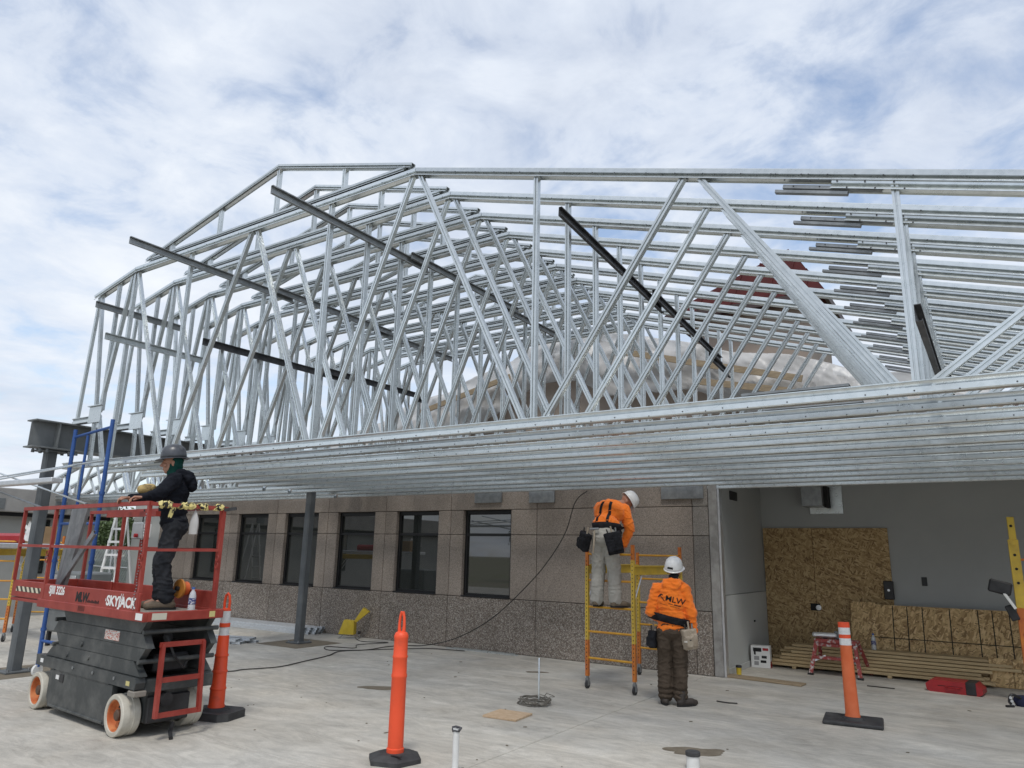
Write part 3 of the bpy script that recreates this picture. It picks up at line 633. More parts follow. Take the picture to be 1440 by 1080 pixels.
for u, z, m_ in ((-1.98, .495, white), (-.03, .485, MATS.get('yellow_label') or mat('yellow_label', (.55, .48, .2), .6)), (-1.55, .37, white)): MB().b2((u-.035, -.0125 if z > .45 else -.006, z-.02), (u+.035, -.0105 if z > .45 else -.001, z+.02)).build('small_label', m_, L)
MB().b2((-1.50, -.008, .33), (-1.40, -.001, .41), .004).build('latch_plate', black, L)
for u in (-1.2, -.75, -.3): MB().lathe([(.016, 0), (.016, .008)], (u, -.011, .50), 8, (0, -1, 0)).build('rail_bolt', galvd, L)
# folded scissor arms
def arm(u0, u1, z0, z1, v0, v1, sl, up):
    p = [(u0+(sl if not up else 0), z0), (u1-(sl if not up else 0), z0), (u1-(0 if not up else sl), z1), (u0+(0 if not up else sl), z1)]
    MB().prism(p, 1, v0, v1).build('scissor_arm', liftgrey, L)
for v0, v1 in ((.015, .085), (.645, .715)):
    arm(-2.0, .17, .552, .672, v0, v1, .13, False) if False else arm(-1.96, .13, .552, .675, v0, v1, .16, True)
    arm(-1.80, .16, .679, .80, v0+.004, v1-.004, .11, False)
    arm(-1.86, .21, .804, .93, v0, v1, .14, True) if False else arm(-1.88, .20, .804, .925, v0, v1, .11, True)
    arm(-1.70, .13, .929, 1.045, v0+.004, v1-.004, .10, False)
for u, z in ((.13, .945), (.10, .68), (-1.8, .93), (-1.78, .68)): MB().tube([(u, -.01, z), (u, .74, z)], .022, 10).build('pivot_bar', liftgrey, L)
for u, z in ((-1.45, .60), (-1.15, .73), (-.95, .62)): MB().lathe([(.028, 0), (.024, .012)], (u, .015, z), 10, (0, -1, 0)).build('pin_boss', liftgrey, L)
MB().tube([(-1.3, .36, .56), (-.1, .36, .86)], .05, 10).build('lift_cylinder', black, L); MB().b2((-1.7, .2, .552), (.0, .55, .72), .02).build('hose_tray', black, L)
MB().tube([(.08, .25, .90), (.16, .30, .72), (.14, .42, .60), (.08, .5, .68)], .012, 6).build('hose', black, L)
stk = mat('warning_sticker', (.62, .60, .55), .6, 0, (.50, .16, .12), 30, 2, .5, .55, sc=(1, 1, 4))
MB().b2((-.66, .010, .825), (-.36, .0145, .915)).build('warning_sticker', stk, L)
# platform
MB().b2((-2.12, -.04, 1.06), (.22, .68, 1.10), .004).build('deck', mat('worn_deck', (.28, .25, .21), .8, 0, (.36, .33, .28), 8, 9), L)
MB().b2((-3.02, .0, 1.10), (-2.05, .64, 1.125), .004).build('extension_deck', red, L)
for v0, v1 in ((-.075, -.045), (.685, .715)): MB().b2((-2.12, v0, 1.05), (.10, v1, 1.295), .006).build('toe_board', red, L)
for v0, v1 in ((-.08, -.042), (.682, .72)): MB().b2((-2.17, v0-.004, 1.045), (.235, v1+.004, 1.13), .006).build('deck_beam', red, L)
MB().b2((.19, -.04, 1.045), (.235, .68, 1.13), .006).build('deck_beam', red, L)
for v0, v1 in ((-.055, -.03), (.67, .695)):
    MB().b2((-3.04, v0, 1.115), (-2.125, v1, 1.30), .006).build('extension_toe_board', red, L)
MB().b2((-3.06, -.03, 1.115), (-3.03, .67, 1.30), .006).build('extension_toe_board', red, L); MB().b2((-3.05, -.05, 1.07), (-2.1, .69, 1.105), .006).build('extension_beam', red, L)
hz = stripemat('hazard_stripe', (.62, .56, .42), (.05, .04, .03), (1, 0, 1.0), 8.)
MB().b2((-2.90, -.0575, 1.18), (-2.2, -.0555, 1.235)).build('hazard_strip', hz, L)
MB().b2((.10, -.087, 1.06), (.226, -.0855, 1.12)).build('label_plate', white, L)
MB().b2((.2352, .0, 1.06), (.2365, .14, 1.12)).build('label_plate', mat('cream_label', (.55, .52, .42), .6), L)
MB().b2((.2352, .57, 1.06), (.2365, .63, 1.115)).build('safety_label', mat('yellow_label', (.55, .48, .2), .6), L)
sq = .034
def post(u, v, z0, z1, name='post', lean=0.): MB().bar((u+lean, v, z0), (u, v, z1), sq, sq).build(name, red, L)
for v in (-.06, .70):
    for u, z0 in ((-3.0, 1.30), (-2.10, 1.12), (.04, 1.12)): post(u, v, z0, 2.115, lean=.03 if u > -2.5 else 0)
    post(-1.05, v, 1.29, 1.70) if v > 0 else None
    MB().bar((-3.02, v, 2.13), (.055, v, 2.13), .040, .040).build('top_rail', red, L)
    MB().bar((-3.0, v+.001, 1.70), (.06, v+.001, 1.70), .030, .030).build('mid_rail', red, L)
MB().bar((-3.0, -.06, 2.131), (-3.0, .70, 2.131), .038, .038).build('top_rail', red, L); MB().bar((-3.0, -.05, 1.701), (-3.0, .69, 1.701), .030, .030).build('mid_rail', red, L)
MB().bar((-1.15, .1, 2.04), (-.1, .1, 2.04), .05, .05).build('drop_bar', red, L)
for v in (.62,): post(.21, v, 1.13, 2.10, lean=.0)
MB().bar((.05, -.06, 2.125), (.215, .66, 2.115), .036, .036, (0, 0, 1)).build('gate_rail', red, L); MB().bar((.06, -.05, 1.69), (.21, .62, 1.70), .026, .026, (0, 0, 1)).build('gate_mid_rail', red, L)
MB().bar((.215, .62, 2.10), (.30, .70, 2.12), .03, .03, (0, 0, 1)).build('rail_end_cap', black, L)
for u, v in ((.05, -.085), (.215, .60), (-2.1, -.085)):
    for z in (1.62, 1.55): MB().tube([(u+.028*cos(a*pi/6), v, z+.028*sin(a*pi/6)) for a in range(12)], .005, 6, closed=True).build('lanyard_ring', red, L)
mb = MB()
for k in range(34): mb.lathe([(.006, -.004), (.006, .004)], (.03+.012*sin(k), -.085, 1.15+k*.0265), 6, (1, 0, .5) if k % 2 else (0, 1, .5))
mb.build('gate_chain', galvd, L)
tape = mat('caution_tape', (.66, .56, .22), .5, 0, (.02, .018, .012), 26, 2, .50, .53, sc=(1, 1, .6))
mb = MB()
pts_=[]
for k in range(40):
    t = .10+k*.021; pts_.append((.05+.165*t+.006*sin(k*1.7), -.06+.72*t, 2.121+.007*sin(k*2.3)))
for g0, g1 in ((0, 9), (12, 22), (24, 31), (34, 40)):
    mb.tube(pts_[g0:g1], [.027+.012*abs(sin(k*1.9)) for k in range(g0, g1)], 7)
mb.add([(.10, .12, 2.11), (.105, .17, 2.10), (.09, .14, 2.0), (.085, .10, 1.99)], [(0, 1, 2, 3)])
mb.build('caution_tape', tape, L)
ctl = MB().b2((-1.62, .58, 1.80), (-1.38, .69, 1.99), .012).build('control_box', mat('grey_box', (.30, .31, .31), .5, 0, (.38, .39, .39), 6), L)
MB().b2((-1.375, .60, 1.82), (-1.36, .68, 1.97), .004).build('control_face', white, ctl); MB().lathe([(.022, 0), (.022, .03)], (-1.45, .57, 1.84), 12, (0, -1, 0)).build('stop_button', redcase, ctl)
MB().tube([(-1.5, .64, 1.99), (-1.5, .64, 2.14)], .008, 6).build('joystick', black, ctl); MB().bar((-1.5, .66, 1.30), (-1.5, .66, 1.80), .05, .03).build('control_post', red, ctl)
# entry ladder
ld = MB(); ld.bar((.25, .14, .20), (.20, .16, .84), .05, .03, (0, 1, 0)); st = ld.build('ladder_rail', red, L); MB().bar((.25, .56, .20), (.20, .56, .84), .05, .03, (0, 1, 0)).build('ladder_rail', red, L)
for z in (.22, .52, .83): MB().bar((.25-.05*(z-.2)/.64, .13, z), (.25-.05*(z-.2)/.64, .575, z), .045, .02, (1, 0, 0)).build('ladder_step', red, L)
MB().tube([(.1, .40, .10), (.2, .33, .05), (.28, .30, .015)], .02, 6).build('static_strap', black, L)
MB().b2((.0, -.02, .38), (.13, .10, .43), .008).build('step_plate', mat('worn_wood_grey', (.22, .20, .17), .8), L); MB().b2((.0, .63, .40), (.13, .75, .52), .008).build('corner_block', liftgrey, L)
MB().lathe([(.05, -.03), (.05, .03)], (-2.2, .35, .2), 12, (0, 1, 0)).build('tow_roller', galvd, L)
ZS = Vector((1, 0, 0)); ZU = Vector((0, 0, 1))
textmesh('SKYJACK', .128, white, 'lettering', L, frame((-.245, -.0765, 1.195), ZS, ZU), .05, .005, 1.16)
textmesh('SJIII 3226', .115, white, 'lettering', L, frame((-1.72, -.0765, 1.235), ZS, ZU), .05, .004, .92)
textmesh('MLW', .125, ink, 'lettering', L, frame((-1.09, -.0765, 1.195), ZS, ZU), .1, .007, 1.0)
for k in range(11): MB().b2((-.955+.024*k, -.0772, 1.155), (-.939+.024*k, -.0765, 1.155+.018+.006*((k*5) % 3))).build('small_print', ink, L)
for k in range(6): MB().b2((-1.12+.026*k, -.0858, 1.065), (-1.108+.026*k, -.0853, 1.115)).build('small_print', mat('worn_ink', (.06, .02, .015), .8), L)
MB().b2((-.56, -.0772, 1.19), (-.545, -.0765, 1.215)).build('logo_stroke', white, L)
for dx in (.10, .135):    # the logo's two swept strokes over the J
    MB().add([(-.385+dx, -.0775, 1.20), (-.370+dx, -.0775, 1.20), (-.335+dx, -.0775, 1.275), (-.345+dx, -.0775, 1.275)], [(0, 1, 2, 3)]).build('logo_stroke', white, L)
# studs leaning in the basket, bottle, reel
def studat(p0, p1, w, d, m, label, grp, side=(0, 1, 0)):
    return tag(MB().ext(cprof(w, d), p0, p1, side).build('steel_stud', m), label, 'stud', grp)
for k in range(6):
    studat(lw(-2.98+.15*k, .42-.05*k, 1.135), lw(-2.62+.165*k, .34-.04*k, 2.14+.03*(k % 2)), .09, .035, steelgrey, 'grey steel stud standing tilted in the lift basket', 'studs leaning in the lift basket', (0, 1, 0))
studat(lw(-2.35, .12, 1.14), lw(-1.62, .18, 1.86), .06, .03, steelgrey, 'short grey steel stud leaning low across the lift basket', None, (0, 1, 0))
def bottle(loc, label, s_=1.):
    t = thing('water_bottle', label, 'bottle', loc); P = [(.001, 0), (.03, 0), (.033, .01), (.033, .06), (.03, .065), (.033, .07), (.033, .14), (.025, .175), (.012, .195), (.012, .205)]
    MB().lathe([(r*s_, z*s_) for r, z in P], n=16).build('bottle_body', MATS['bottle'], t); MB().lathe([(.0345*s_, .07*s_), (.0345*s_, .125*s_)], n=16).build('bottle_label', mat('blue_label', (.03, .04, .16), .5, 0, (.5, .5, .55), 60, 2, .5, .6), t)
    MB().lathe([(.015*s_, .205*s_), (.015*s_, .225*s_)], n=12).build('bottle_cap', mat('blue_cap', (.05, .12, .35), .5), t)
bottle(lw(.05, .48, 1.101), 'clear water bottle standing on the lift deck', 1.05)
R1 = thing('cord_reel', 'round orange cord reel hanging behind the man on the lift', 'reel', lw(-.42, .62, 1.30))
MB().lathe([(.0, -.012), (.095, -.012), (.10, 0), (.095, .012), (.0, .012)], (0, -.03, .0), 28, (0, 1, 0)).build('reel_disc', mat('orange_reel', (.55, .22, .03), .5, 0, (.45, .17, .03), 10), R1)
MB().lathe([(.07, -.03), (.07, .03)], (0, .02, 0), 24, (0, 1, 0)).build('cord_coil', cone2, R1); MB().lathe([(.025, -.05), (.025, .05)], (0, -.02, 0), 12, (0, 1, 0)).build('hub', black, R1)
bg_ = MB(); pr = []
for k in range(9):
    t = k/8; pr.append((.055*sin(min(1, t*1.25)*pi*.62)+.004, -t*.24))
bg_.lathe(pr, (0, 0, 0), 14, sq=(1, .6)); o = bg_.build('plastic_bag', MATS['tarp']); o.location = lw(.13, .36, 2.09); tag(o, 'limp clear plastic bag hanging from the taped lift rail', 'bag')
# ================================================================== DELINEATORS
D1 = thing('delineator_post', 'plain bright orange delineator tube with a loop handle on a hexagonal base', 'delineator', (-4.46, 5.07, 0), .1)
pts = [(.24*cos(k*pi/3+.2), .24*sin(k*pi/3+.2)) for k in range(6)]
mb = MB(); mb.prism(pts, 2, 0, .035); mb.add([(x, y, .035) for x, y in pts]+[(x*.62, y*.62, .07) for x, y in pts], [(k, (k+1) % 6, 6+(k+1) % 6, 6+k) for k in range(6)]+[tuple(range(6, 12))]); mb.build('base', rubber, D1)
MB().b2((.05, -.13, .071), (.15, -.11, .076)).build('base_slot', ink, D1)
MB().lathe([(.074, .065), (.074, .10), (.067, .105), (.066, .36), (.064, .66), (.068, .668), (.068, .685), (.063, .70), (.062, .82), (.066, .828), (.066, .84), (.061, .85), (.060, .98), (.063, .99), (.063, 1.01), (.05, 1.035), (.028, 1.045)], n=28).build('tube', cone, D1)
mb = MB(); mb.tube([(-.022, 0, 1.03), (-.026, 0, 1.10), (-.020, 0, 1.17), (-.008, 0, 1.205), (.008, 0, 1.205), (.020, 0, 1.17), (.026, 0, 1.10), (.022, 0, 1.03)], [.017, .013, .012, .014, .014, .012, .013, .017], 8); mb.build('handle', cone, D1)
D2 = thing('delineator_post', 'ribbed orange delineator with two white bands beside the lift wheel', 'delineator', (-7.02, 5.13, 0), .3)
mb = MB(); mb.prism([(-.26, -.14), (-.18, -.21), (.18, -.21), (.26, -.14), (.26, .14), (.18, .21), (-.18, .21), (-.26, .14)], 2, 0, .075); mb.build('base', rubber, D2); MB().lathe([(.15, .07), (.115, .10)], n=20).build('base_collar', rubber, D2)
MB().lathe([(0.0860, .085), (0.0843, .12), (0.0791, .13), (0.0774, .27), (0.0834, .275), (0.0834, .29), (0.0748, .30), (0.0722, .44), (0.0783, .445), (0.0783, .46), (0.0697, .47), (0.0654, .60), (0.0714, .605), (0.0705, .62), (0.0619, .63), (0.0568, .80), (0.0533, .815)], n=28).build('tube', cone, D2)
MB().lathe([(0.0520, .815), (0.0499, .90)], n=28).build('white_band', bandw, D2); MB().lathe([(0.0550, .90), (0.0550, .94)], n=28).build('orange_band', cone, D2); MB().lathe([(0.0490, .94), (0.0464, 1.065)], n=28).build('white_band', bandw, D2)
MB().lathe([(0.0482, 1.065), (0.0482, 1.08), (0.0344, 1.09)], n=24).build('collar', cone, D2)
MB().tube([(-.030, 0, 1.08), (-.032, 0, 1.16), (-.02, 0, 1.225), (0, 0, 1.245), (.02, 0, 1.225), (.032, 0, 1.16), (.030, 0, 1.08)], .014, 8).build('handle', cone, D2)
D3 = thing('delineator_post', 'flat topped orange delineator with two white bands on a square rubber mat', 'delineator', (-1.52, 9.27, 0), .12)
MB().b2((-.30, -.26, 0), (.30, .26, .04), .012).build('base', rubber, D3); MB().lathe([(.12, .04), (.095, .065)], n=20).build('base_collar', rubber, D3)
tl = Vector((-.02, 0, 1))
MB().lathe([(.082, .04), (.078, .08), (.073, .10), (.061, .80), (.063, .81)], axis=tl, n=24, sq=(1, .8)).build('tube', cone2, D3)
for z0, z1, m_ in ((.81, .885, bandw), (.885, .925, cone), (.925, 1.00, bandw), (1.00, 1.055, cone)): MB().lathe([(.0615, z0), (.0605, z1)], axis=tl, n=24, sq=(1, .8)).build('white_band' if m_ == bandw else 'orange_band', m_, D3)
# ================================================================== YELLOW ROLLING SCAFFOLD
def ladderframe(parent, x0, y0, x1, y1, h=1.88, rungs=(.39, .73, 1.05, 1.40, 1.75)):
    for k, (x, y) in enumerate(((x0, y0), (x1, y1))):
        hh = h if k else h-.09
        p = MB(); p.bar((x, y, .62), (x, y, hh-.2), .045, .045); po = p.build('post', yelrail, parent)
        MB().bar((x, y, .16), (x, y, .62), .0452, .0452).build('post_foot', yelo, po); MB().bar((x, y, hh-.2), (x, y, hh), .040, .040).build('post_tip', yelo, po)
        hl = MB()
        for q in range(int((hh-.3)/.052)): hl.box((x, y-.0229, .25+q*.052), (.012, .001, .016))
        kind(hl.build('peg_holes', ink, po), 'stuff')
        c = MB(); c.bar((x, y, .085), (x, y, .165), .03, .03); c.box((x-.018, y, .085), (.006, .05, .09)); c.box((x+.018, y, .085), (.006, .05, .09)); cs = c.build('caster_fork', galvd, parent)
        MB().lathe([(.03, -.014), (.055, -.012), (.055, .012), (.03, .014)], (x, y, .0555), 18, (1, 0, 0)).build('caster_wheel', rubber, cs)
    for z in rungs: MB().tube([(x0, y0, z), (x1, y1, z)], .015, 8).build('rung', yel, parent)
def scaffold(loc, rz, label):
    s_ = thing('rolling_scaffold', label, 'scaffold', loc, rz, 'yellow rolling scaffolds')
    ladderframe(s_, -.35, 0, .35, 0); ladderframe(s_, -.35, 1.54, .35, 1.54)
    for x in (-.35, .35):
        r = MB().b2((x-.012, .03, 1.50), (x+.012, 1.51, 1.60)).build('side_rail', yelrail, s_); MB().b2((x-.03, .025, 1.595), (x+.03, 1.515, 1.612), .002).build('rail_flange', yelrail, r); MB().b2((x-.03, .025, 1.488), (x+.03, 1.515, 1.505), .002).build('rail_flange', yelrail, r)
        for a, b_ in (((x, .05, 1.50), (x, .30, 1.10)), ((x, 1.49, 1.50), (x, 1.24, 1.10))): MB().tube([a, (a[0], (a[1]+b_[1])/2, (a[2]+b_[2])/2), (b_[0], a[1], b_[2]-.02)] if False else [a if a[1] > 1 else a, (x, .03 if a[1] < 1 else 1.51, 1.12)] if False else [(x, a[1]+(.22 if a[1] < 1 else -.22), 1.50), (x, a[1], 1.18)], .010, 6).build('knee_brace', alum, s_)
    return s_
scaffold((-4.42, 9.19, 0), radians(-3), 'yellow rolling scaffold holding the bending worker in front of the brown wall')
sc2 = scaffold((-15.3, 6.2, 0), radians(38), 'yellow rolling scaffold behind the lift, carrying an aluminium plank')
tag(MB().b2((-16.9, 6.15, 1.64), (-14.0, 6.75, 1.72), .01).build('aluminium_plank', alum), 'silver aluminium plank lying on the far yellow scaffold', 'plank')
RC0 = tag(MB().b2((-16.4, 6.35, 1.721), (-14.85, 6.6, 1.90), .05).build('red_case', redcase), 'long red case lying on the aluminium plank', 'case')
cb = thing('cardboard_box', 'open brown cardboard box with crumpled white paper on the plank', 'box', (-14.35, 6.5, 1.721)); MB().b2((-.22, -.2, 0), (.22, .2, .30), .004).build('carton', mat('cardboard', (.30, .19, .10), .8, 0, (.36, .24, .13), 5), cb)
mb = MB(); vs = []
for i in range(13):
    for j in range(7): vs.append((-.22+i*.04, -.22+.05*noise.noise(Vector((i*.7, j*.6, 2))), .33-j*.05+.06*noise.noise(Vector((i*.5, j*.5, 9)))+.03*i*(.3)))
mb.add(vs, [(i*7+j, (i+1)*7+j, (i+1)*7+j+1, i*7+j+1) for i in range(12) for j in range(6)], True); mb.build('paper', white, cb)
tc_ = thing('tool_chest', 'dark grey tool chest standing below the aluminium plank', 'tool chest', (-13.6, 6.9, 0)); MB().b2((-.45, -.3, .25), (.45, .3, 1.25), .03).build('body', primer, tc_); MB().b2((-.40, -.315, .95), (.40, -.301, 1.20), .01).build('drawer', alum, tc_); MB().b2((-.40, -.315, .62), (.40, -.301, .88), .01).build('drawer', galvd, tc_)
for sx in (-.38, .38):
    for sy in (-.22, .22): MB().b2((sx-.03, sy-.03, 0), (sx+.03, sy+.03, .26), .004).build('leg', black, tc_)
# blue scaffold tower
BT = thing('blue_scaffold', 'tall blue tubular scaffold frame beside the girder column', 'scaffold', (-10.45, 5.13, 0))
for x, z0, z1 in ((-.45, .12, 3.33), (.52, .12, 3.40), (-.08, 2.0, 3.22)): MB().tube([(x, 0, z0), (x, 0, z1)], .028 if x > .5 or x < -.4 else .02, 10).build('post', blue, BT)
MB().tube([(-.45, 0, 3.22), (.52, 0, 3.30)], .02, 8).build('top_rail', blue, BT); MB().tube([(-.45, 0, 2.0), (.52, 0, 2.0)], .02, 8).build('rail', blue, BT); MB().tube([(-.45, 0, .45), (.52, 0, .45)], .02, 8).build('rail', blue, BT)
for x in (-.45, .52):
    for z in (.6, 1.5, 2.4): MB().lathe([(.036, -.02), (.036, .02)], (x, 0, z), 10).build('collar', blue, BT)
    MB().lathe([(.02, -.02), (.075, -.018), (.075, .018), (.02, .02)], (x, 0, .077), 18, (1, .3, 0)).build('caster_wheel', whitep, BT)
for k, (a, b_) in enumerate((((-13.6, 4.86, 2.64), (-9.5, 4.86, 2.785)), ((-13.6, 4.80, 2.57), (-10.1, 4.80, 2.74)), ((-12.9, 4.91, 2.82), (-9.7, 4.91, 2.215)), ((-13.4, 4.74, 2.69), (-10.6, 4.74, 2.19)))):
    tag(MB().tube([a, b_], .013, 8).build('steel_pipe', galv if k < 3 else galvd), ['upper of two grey pipes running level past the blue scaffold', 'lower of two grey pipes running level past the blue scaffold', 'grey pipe sloping down across the blue scaffold', 'dark thin pipe sloping down behind the girder column'][k], 'pipe')
tag(MB().b2((-13.6, 4.55, 2.50), (-10.1, 4.70, 2.565), .01).build('aluminium_plank', alum), 'upper silver aluminium plank near the blue scaffold posts', 'plank')
# white ladder in the gap
WL = thing('step_ladder', 'white ladder with red feet standing in the gap beside the window wall', 'ladder', (-17.4, 9.3, 0), .2)
for x0, x1 in ((-.16, -.25), (.22, .30)): MB().bar((x1, 0, .05), (x0, .25, 2.4), .06, .03).build('rail', white, WL); MB().b2((x1-.04, -.04, 0), (x1+.04, .04, .07)).build('foot', redcase, WL)
for k in range(7): MB().bar((-.24+.012*k, .03*k, .3*(k+1)), (.29-.011*k, .03*k, .3*(k+1)), .05, .03, (0, 1, 0)).build('rung', white, WL)
MB().bar((-.3, .7, .0), (-.15, .26, 2.35), .04, .03).build('rear_rail', white, WL); MB().bar((.32, .7, .0), (.2, .26, 2.35), .04, .03).build('rear_rail', white, WL)
# ================================================================== LOOSE STUDS ON THE SLAB
for k in range(15):
    r, c = divmod(k, 5); studat((-15.6-.05*(k % 4), 10.82+.088*c+.03*r, .022+.044*r), (-12.28+.05*((k*7) % 5), 10.88+.088*c+.03*r, .022+.044*r), .085, .042, brightst, 'silver steel stud in the stack lying along the foot of the window wall', 'studs stacked by the window wall', (0, 0, -1))
for k in range(12):
    r, c = divmod(k, 6); studat((-14.9, 8.05+.088*c+.03*r, .022+.044*r), (-11.98+.06*((k*3) % 4), 8.93+.088*c+.03*r, .022+.044*r), .085, .042, brightst, 'silver steel stud in the bundle lying on the slab near the banded delineator', 'studs lying on the slab', (0, 0, -1))
for k, y in enumerate((11.16, 11.25)): tag(MB().bar((-8.7+.1*k, y, .012), (-7.15-.12*k, y+.03, .012), .025, .02).build('metal_strip', galv), 'thin metal strip lying at the foot of the brown wall', 'metal strip', 'strips by the wall')
# ================================================================== SMALL THINGS ON THE SLAB
WLt = thing('work_light', 'yellow twin head work light on a wire stand by the wall', 'work light', (-11.1, 11.05, 0), .55)
MB().tube([(-.2, -.12, .012), (.2, -.12, .012), (.2, .1, .012), (.05, .1, .16), (-.05, .1, .16), (-.2, .1, .012)], .008, 6, closed=True).build('wire_stand', galvd, WLt)
mb = MB(); mb.add([(-.22, -.05, .08), (.10, -.10, .08), (.10, -.12, .34), (-.12, -.06, .36), (-.20, .08, .08), (.12, .05, .08), (.12, .03, .34), (-.10, .08, .36)], [(0, 1, 2, 3), (4, 7, 6, 5), (0, 4, 5, 1), (1, 5, 6, 2), (2, 6, 7, 3), (3, 7, 4, 0)]); mb.build('lamp_head', yellow, WLt)
mb = MB(); mb.add([(.08, -.05, .33), (.13, -.05, .31), (.38, -.10, .52), (.26, -.10, .60), (.08, .0, .33), (.13, .0, .31), (.38, .06, .52), (.26, .06, .60)], [(0, 1, 2, 3), (4, 7, 6, 5), (0, 4, 5, 1), (1, 5, 6, 2), (2, 6, 7, 3), (3, 7, 4, 0)]); mb.build('lamp_head', yellow, WLt)
MB().lathe([(.03, 0), (.03, .05)], (.17, -.02, .12), 10, (1, 0, 0)).build('switch', black, WLt)
P1 = thing('pvc_pipe', 'tall white pipe stub with a dark strap tied round its top', 'pipe', (-3.81, 5.06, 0)); MB().lathe([(.026, 0), (.026, .345), (.021, .345), (.021, .30)], n=20).build('pipe', whitep, P1)
mb = MB(); mb.tube([(.028*cos(a*pi/5), .028*sin(a*pi/5), .325+.008*sin(a)) for a in range(10)], .007, 6, closed=True); mb.tube([(-.028, -.01, .33), (-.040, .005, .348), (-.02, .02, .352), (.02, .02, .350), (.040, .01, .352), (.036, -.01, .335)], .010, 6); mb.build('strap', mat('grey_strap', (.07, .07, .075), .8), P1)
P2 = thing('capped_pipe', 'short white pipe with a black screw cap in front of the mud patch', 'pipe', (-2.33, 6.42, 0)); MB().lathe([(.055, 0), (.055, .11)], n=24).build('pipe', whitep, P2); MB().lathe([(.062, .105), (.062, .135), (.055, .14), (.05, .138), (.03, .142), (.0, .144)], n=24).build('cap', rubber, P2)
RS = tag(MB().lathe([(.011, 0), (.011, .52), (.004, .53)], n=8).build('steel_stake', galv), 'thin grey stake standing upright in the wire coil', 'stake'); RS.location = (-4.70, 7.83, 0)
mb = MB(); rn = random.Random(5); pth = []
for k in range(260):
    a = k*.29; r = .165+.04*sin(k*.13)+rn.uniform(-.008, .008); pth.append((r*cos(a)*1.0+.03*sin(k*.05), r*sin(a)*.95, .010+.055*(.5+.5*sin(k*.11))+.012*sin(a*2+k*.02)+(.09 if 150 < k < 158 else 0)))
mb.tube(pth, .0045, 5); o = mb.build('wire_coil', mat('coil_wire', (.17, .155, .13), .6, .2)); o.location = (-4.77, 7.87, 0); tag(o, 'loose coil of brown wire round the upright stake', 'wire coil')
o = MB().b2((-.20, -.20, 0), (.21, .19, .022), .003).build('plywood_offcut', plywood); o.location = (-4.67, 7.12, .001); o.rotation_euler = (0, 0, .08); tag(o, 'square pinkish plywood offcut lying flat on the slab', 'board')
# power cords
def smooth(P, n=8):
    P = [Vector(p) for p in P]; o = []
    for i in range(len(P)-1):
        a, b_, c, d = P[max(i-1, 0)], P[i], P[i+1], P[min(i+2, len(P)-1)]
        for k in range(n):
            t = k/n; o.append(.5*((2*b_)+(c-a)*t+(2*a-5*b_+4*c-d)*t*t+(3*b_-a-3*c+d)*t*t*t))
    return o+[P[-1]]
tag(MB().tube(smooth([(-5.72, 11.05, 2.80), (-5.95, 11.05, 2.62), (-6.15, 11.06, 2.1), (-6.5, 11.08, 1.62), (-6.9, 11.1, 1.22), (-7.6, 11.1, .64), (-8.35, 11.1, .24), (-9.0, 11.0, .05), (-9.5, 10.85, .012), (-9.6, 10.5, .012), (-9.55, 10.0, .012), (-9.75, 9.5, .012), (-9.5, 9.0, .012), (-9.3, 8.3, .012), (-9.15, 7.7, .012), (-9.32, 7.2, .012), (-9.35, 6.95, .012), (-9.9, 6.3, .012)]), .0085, 6).build('power_cord', cordm), 'dark power cord sagging from the trusses down to the slab', 'cord')
tag(MB().tube(smooth([(-10.9, 11.0, .04), (-10.5, 10.8, .010), (-10.0, 11.0, .010), (-10.2, 10.4, .010), (-9.9, 10.0, .010), (-10.4, 9.8, .010), (-10.0, 9.5, .010), (-9.6, 9.9, .010), (-9.2, 10.5, .010), (-8.8, 10.9, .010), (-8.2, 11.05, .010)]), .007, 6).build('power_cord', cordm), 'dark cord squiggling over the slab from the yellow work light', 'cord')
tag(MB().tube([(-2.2, 9.1, .008), (-2.05, 9.08, .008), (-1.95, 9.12, .008)], .01, 5).build('rag_scrap', cordm), 'small dark scrap lying behind the standing worker', 'scrap').location = (-.9, .35, 0)
# ================================================================== IN THE BAY
for k, (x0, x1, lb) in enumerate(((-3.62, -2.76, 'dark OSB sheet on the bay wall next to the side wall'), (-2.755, -1.53, 'dark OSB sheet on the bay wall beside the black wall box'))):
    o = MB().b2((x0, 14.095, .0), (x1, 14.125, 2.30), .003).build('osb_sheet', osbA); tag(o, lb, 'OSB sheet')
OH = thing('pipe_stub', 'small pipe stub in a dark cutout in the wall sheeting', 'pipe', (-2.77, 14.092, .93)); MB().b2((-.09, -.004, -.06), (.07, 0, .06)).build('cutout', ink, OH); MB().lathe([(.045, 0), (.045, .05), (.03, .052)], (.05, 0, -.005), 14, (0, -1, 0)).build('pipe', alum, OH)
WB = thing('wall_box', 'black wall box fixed at the edge of the OSB sheet', 'wall box', (-1.585, 14.094, 1.27)); MB().b2((-.075, -.07, -.15), (.075, 0, .15), .01).build('housing', black, WB); MB().lathe([(.02, 0), (.02, .006)], (0, -.071, .0), 12, (0, -1, 0)).build('button', alum, WB)
OT = thing('wall_outlet', 'small dark outlet on the grey back wall', 'outlet', (-1.05, 14.125, 1.43)); MB().b2((-.04, -.012, -.07), (.04, 0, .07), .003).build('plate', winfr, OT)
DU = thing('duct_stub', 'square galvanised duct stub high on the bay wall', 'duct', (-2.56, 14.125, 2.80))
MB().b2((-.20, -.03, -.25), (.36, .0, .25), .004).build('flange_sheet', galv, DU); MB().b2((-.24, -.5, -.14), (.10, -.031, .24), .006).build('duct_box', galvd, DU); MB().b2((.101, -.3, -.15), (.16, -.031, .22)).build('duct_gap', ink, DU)
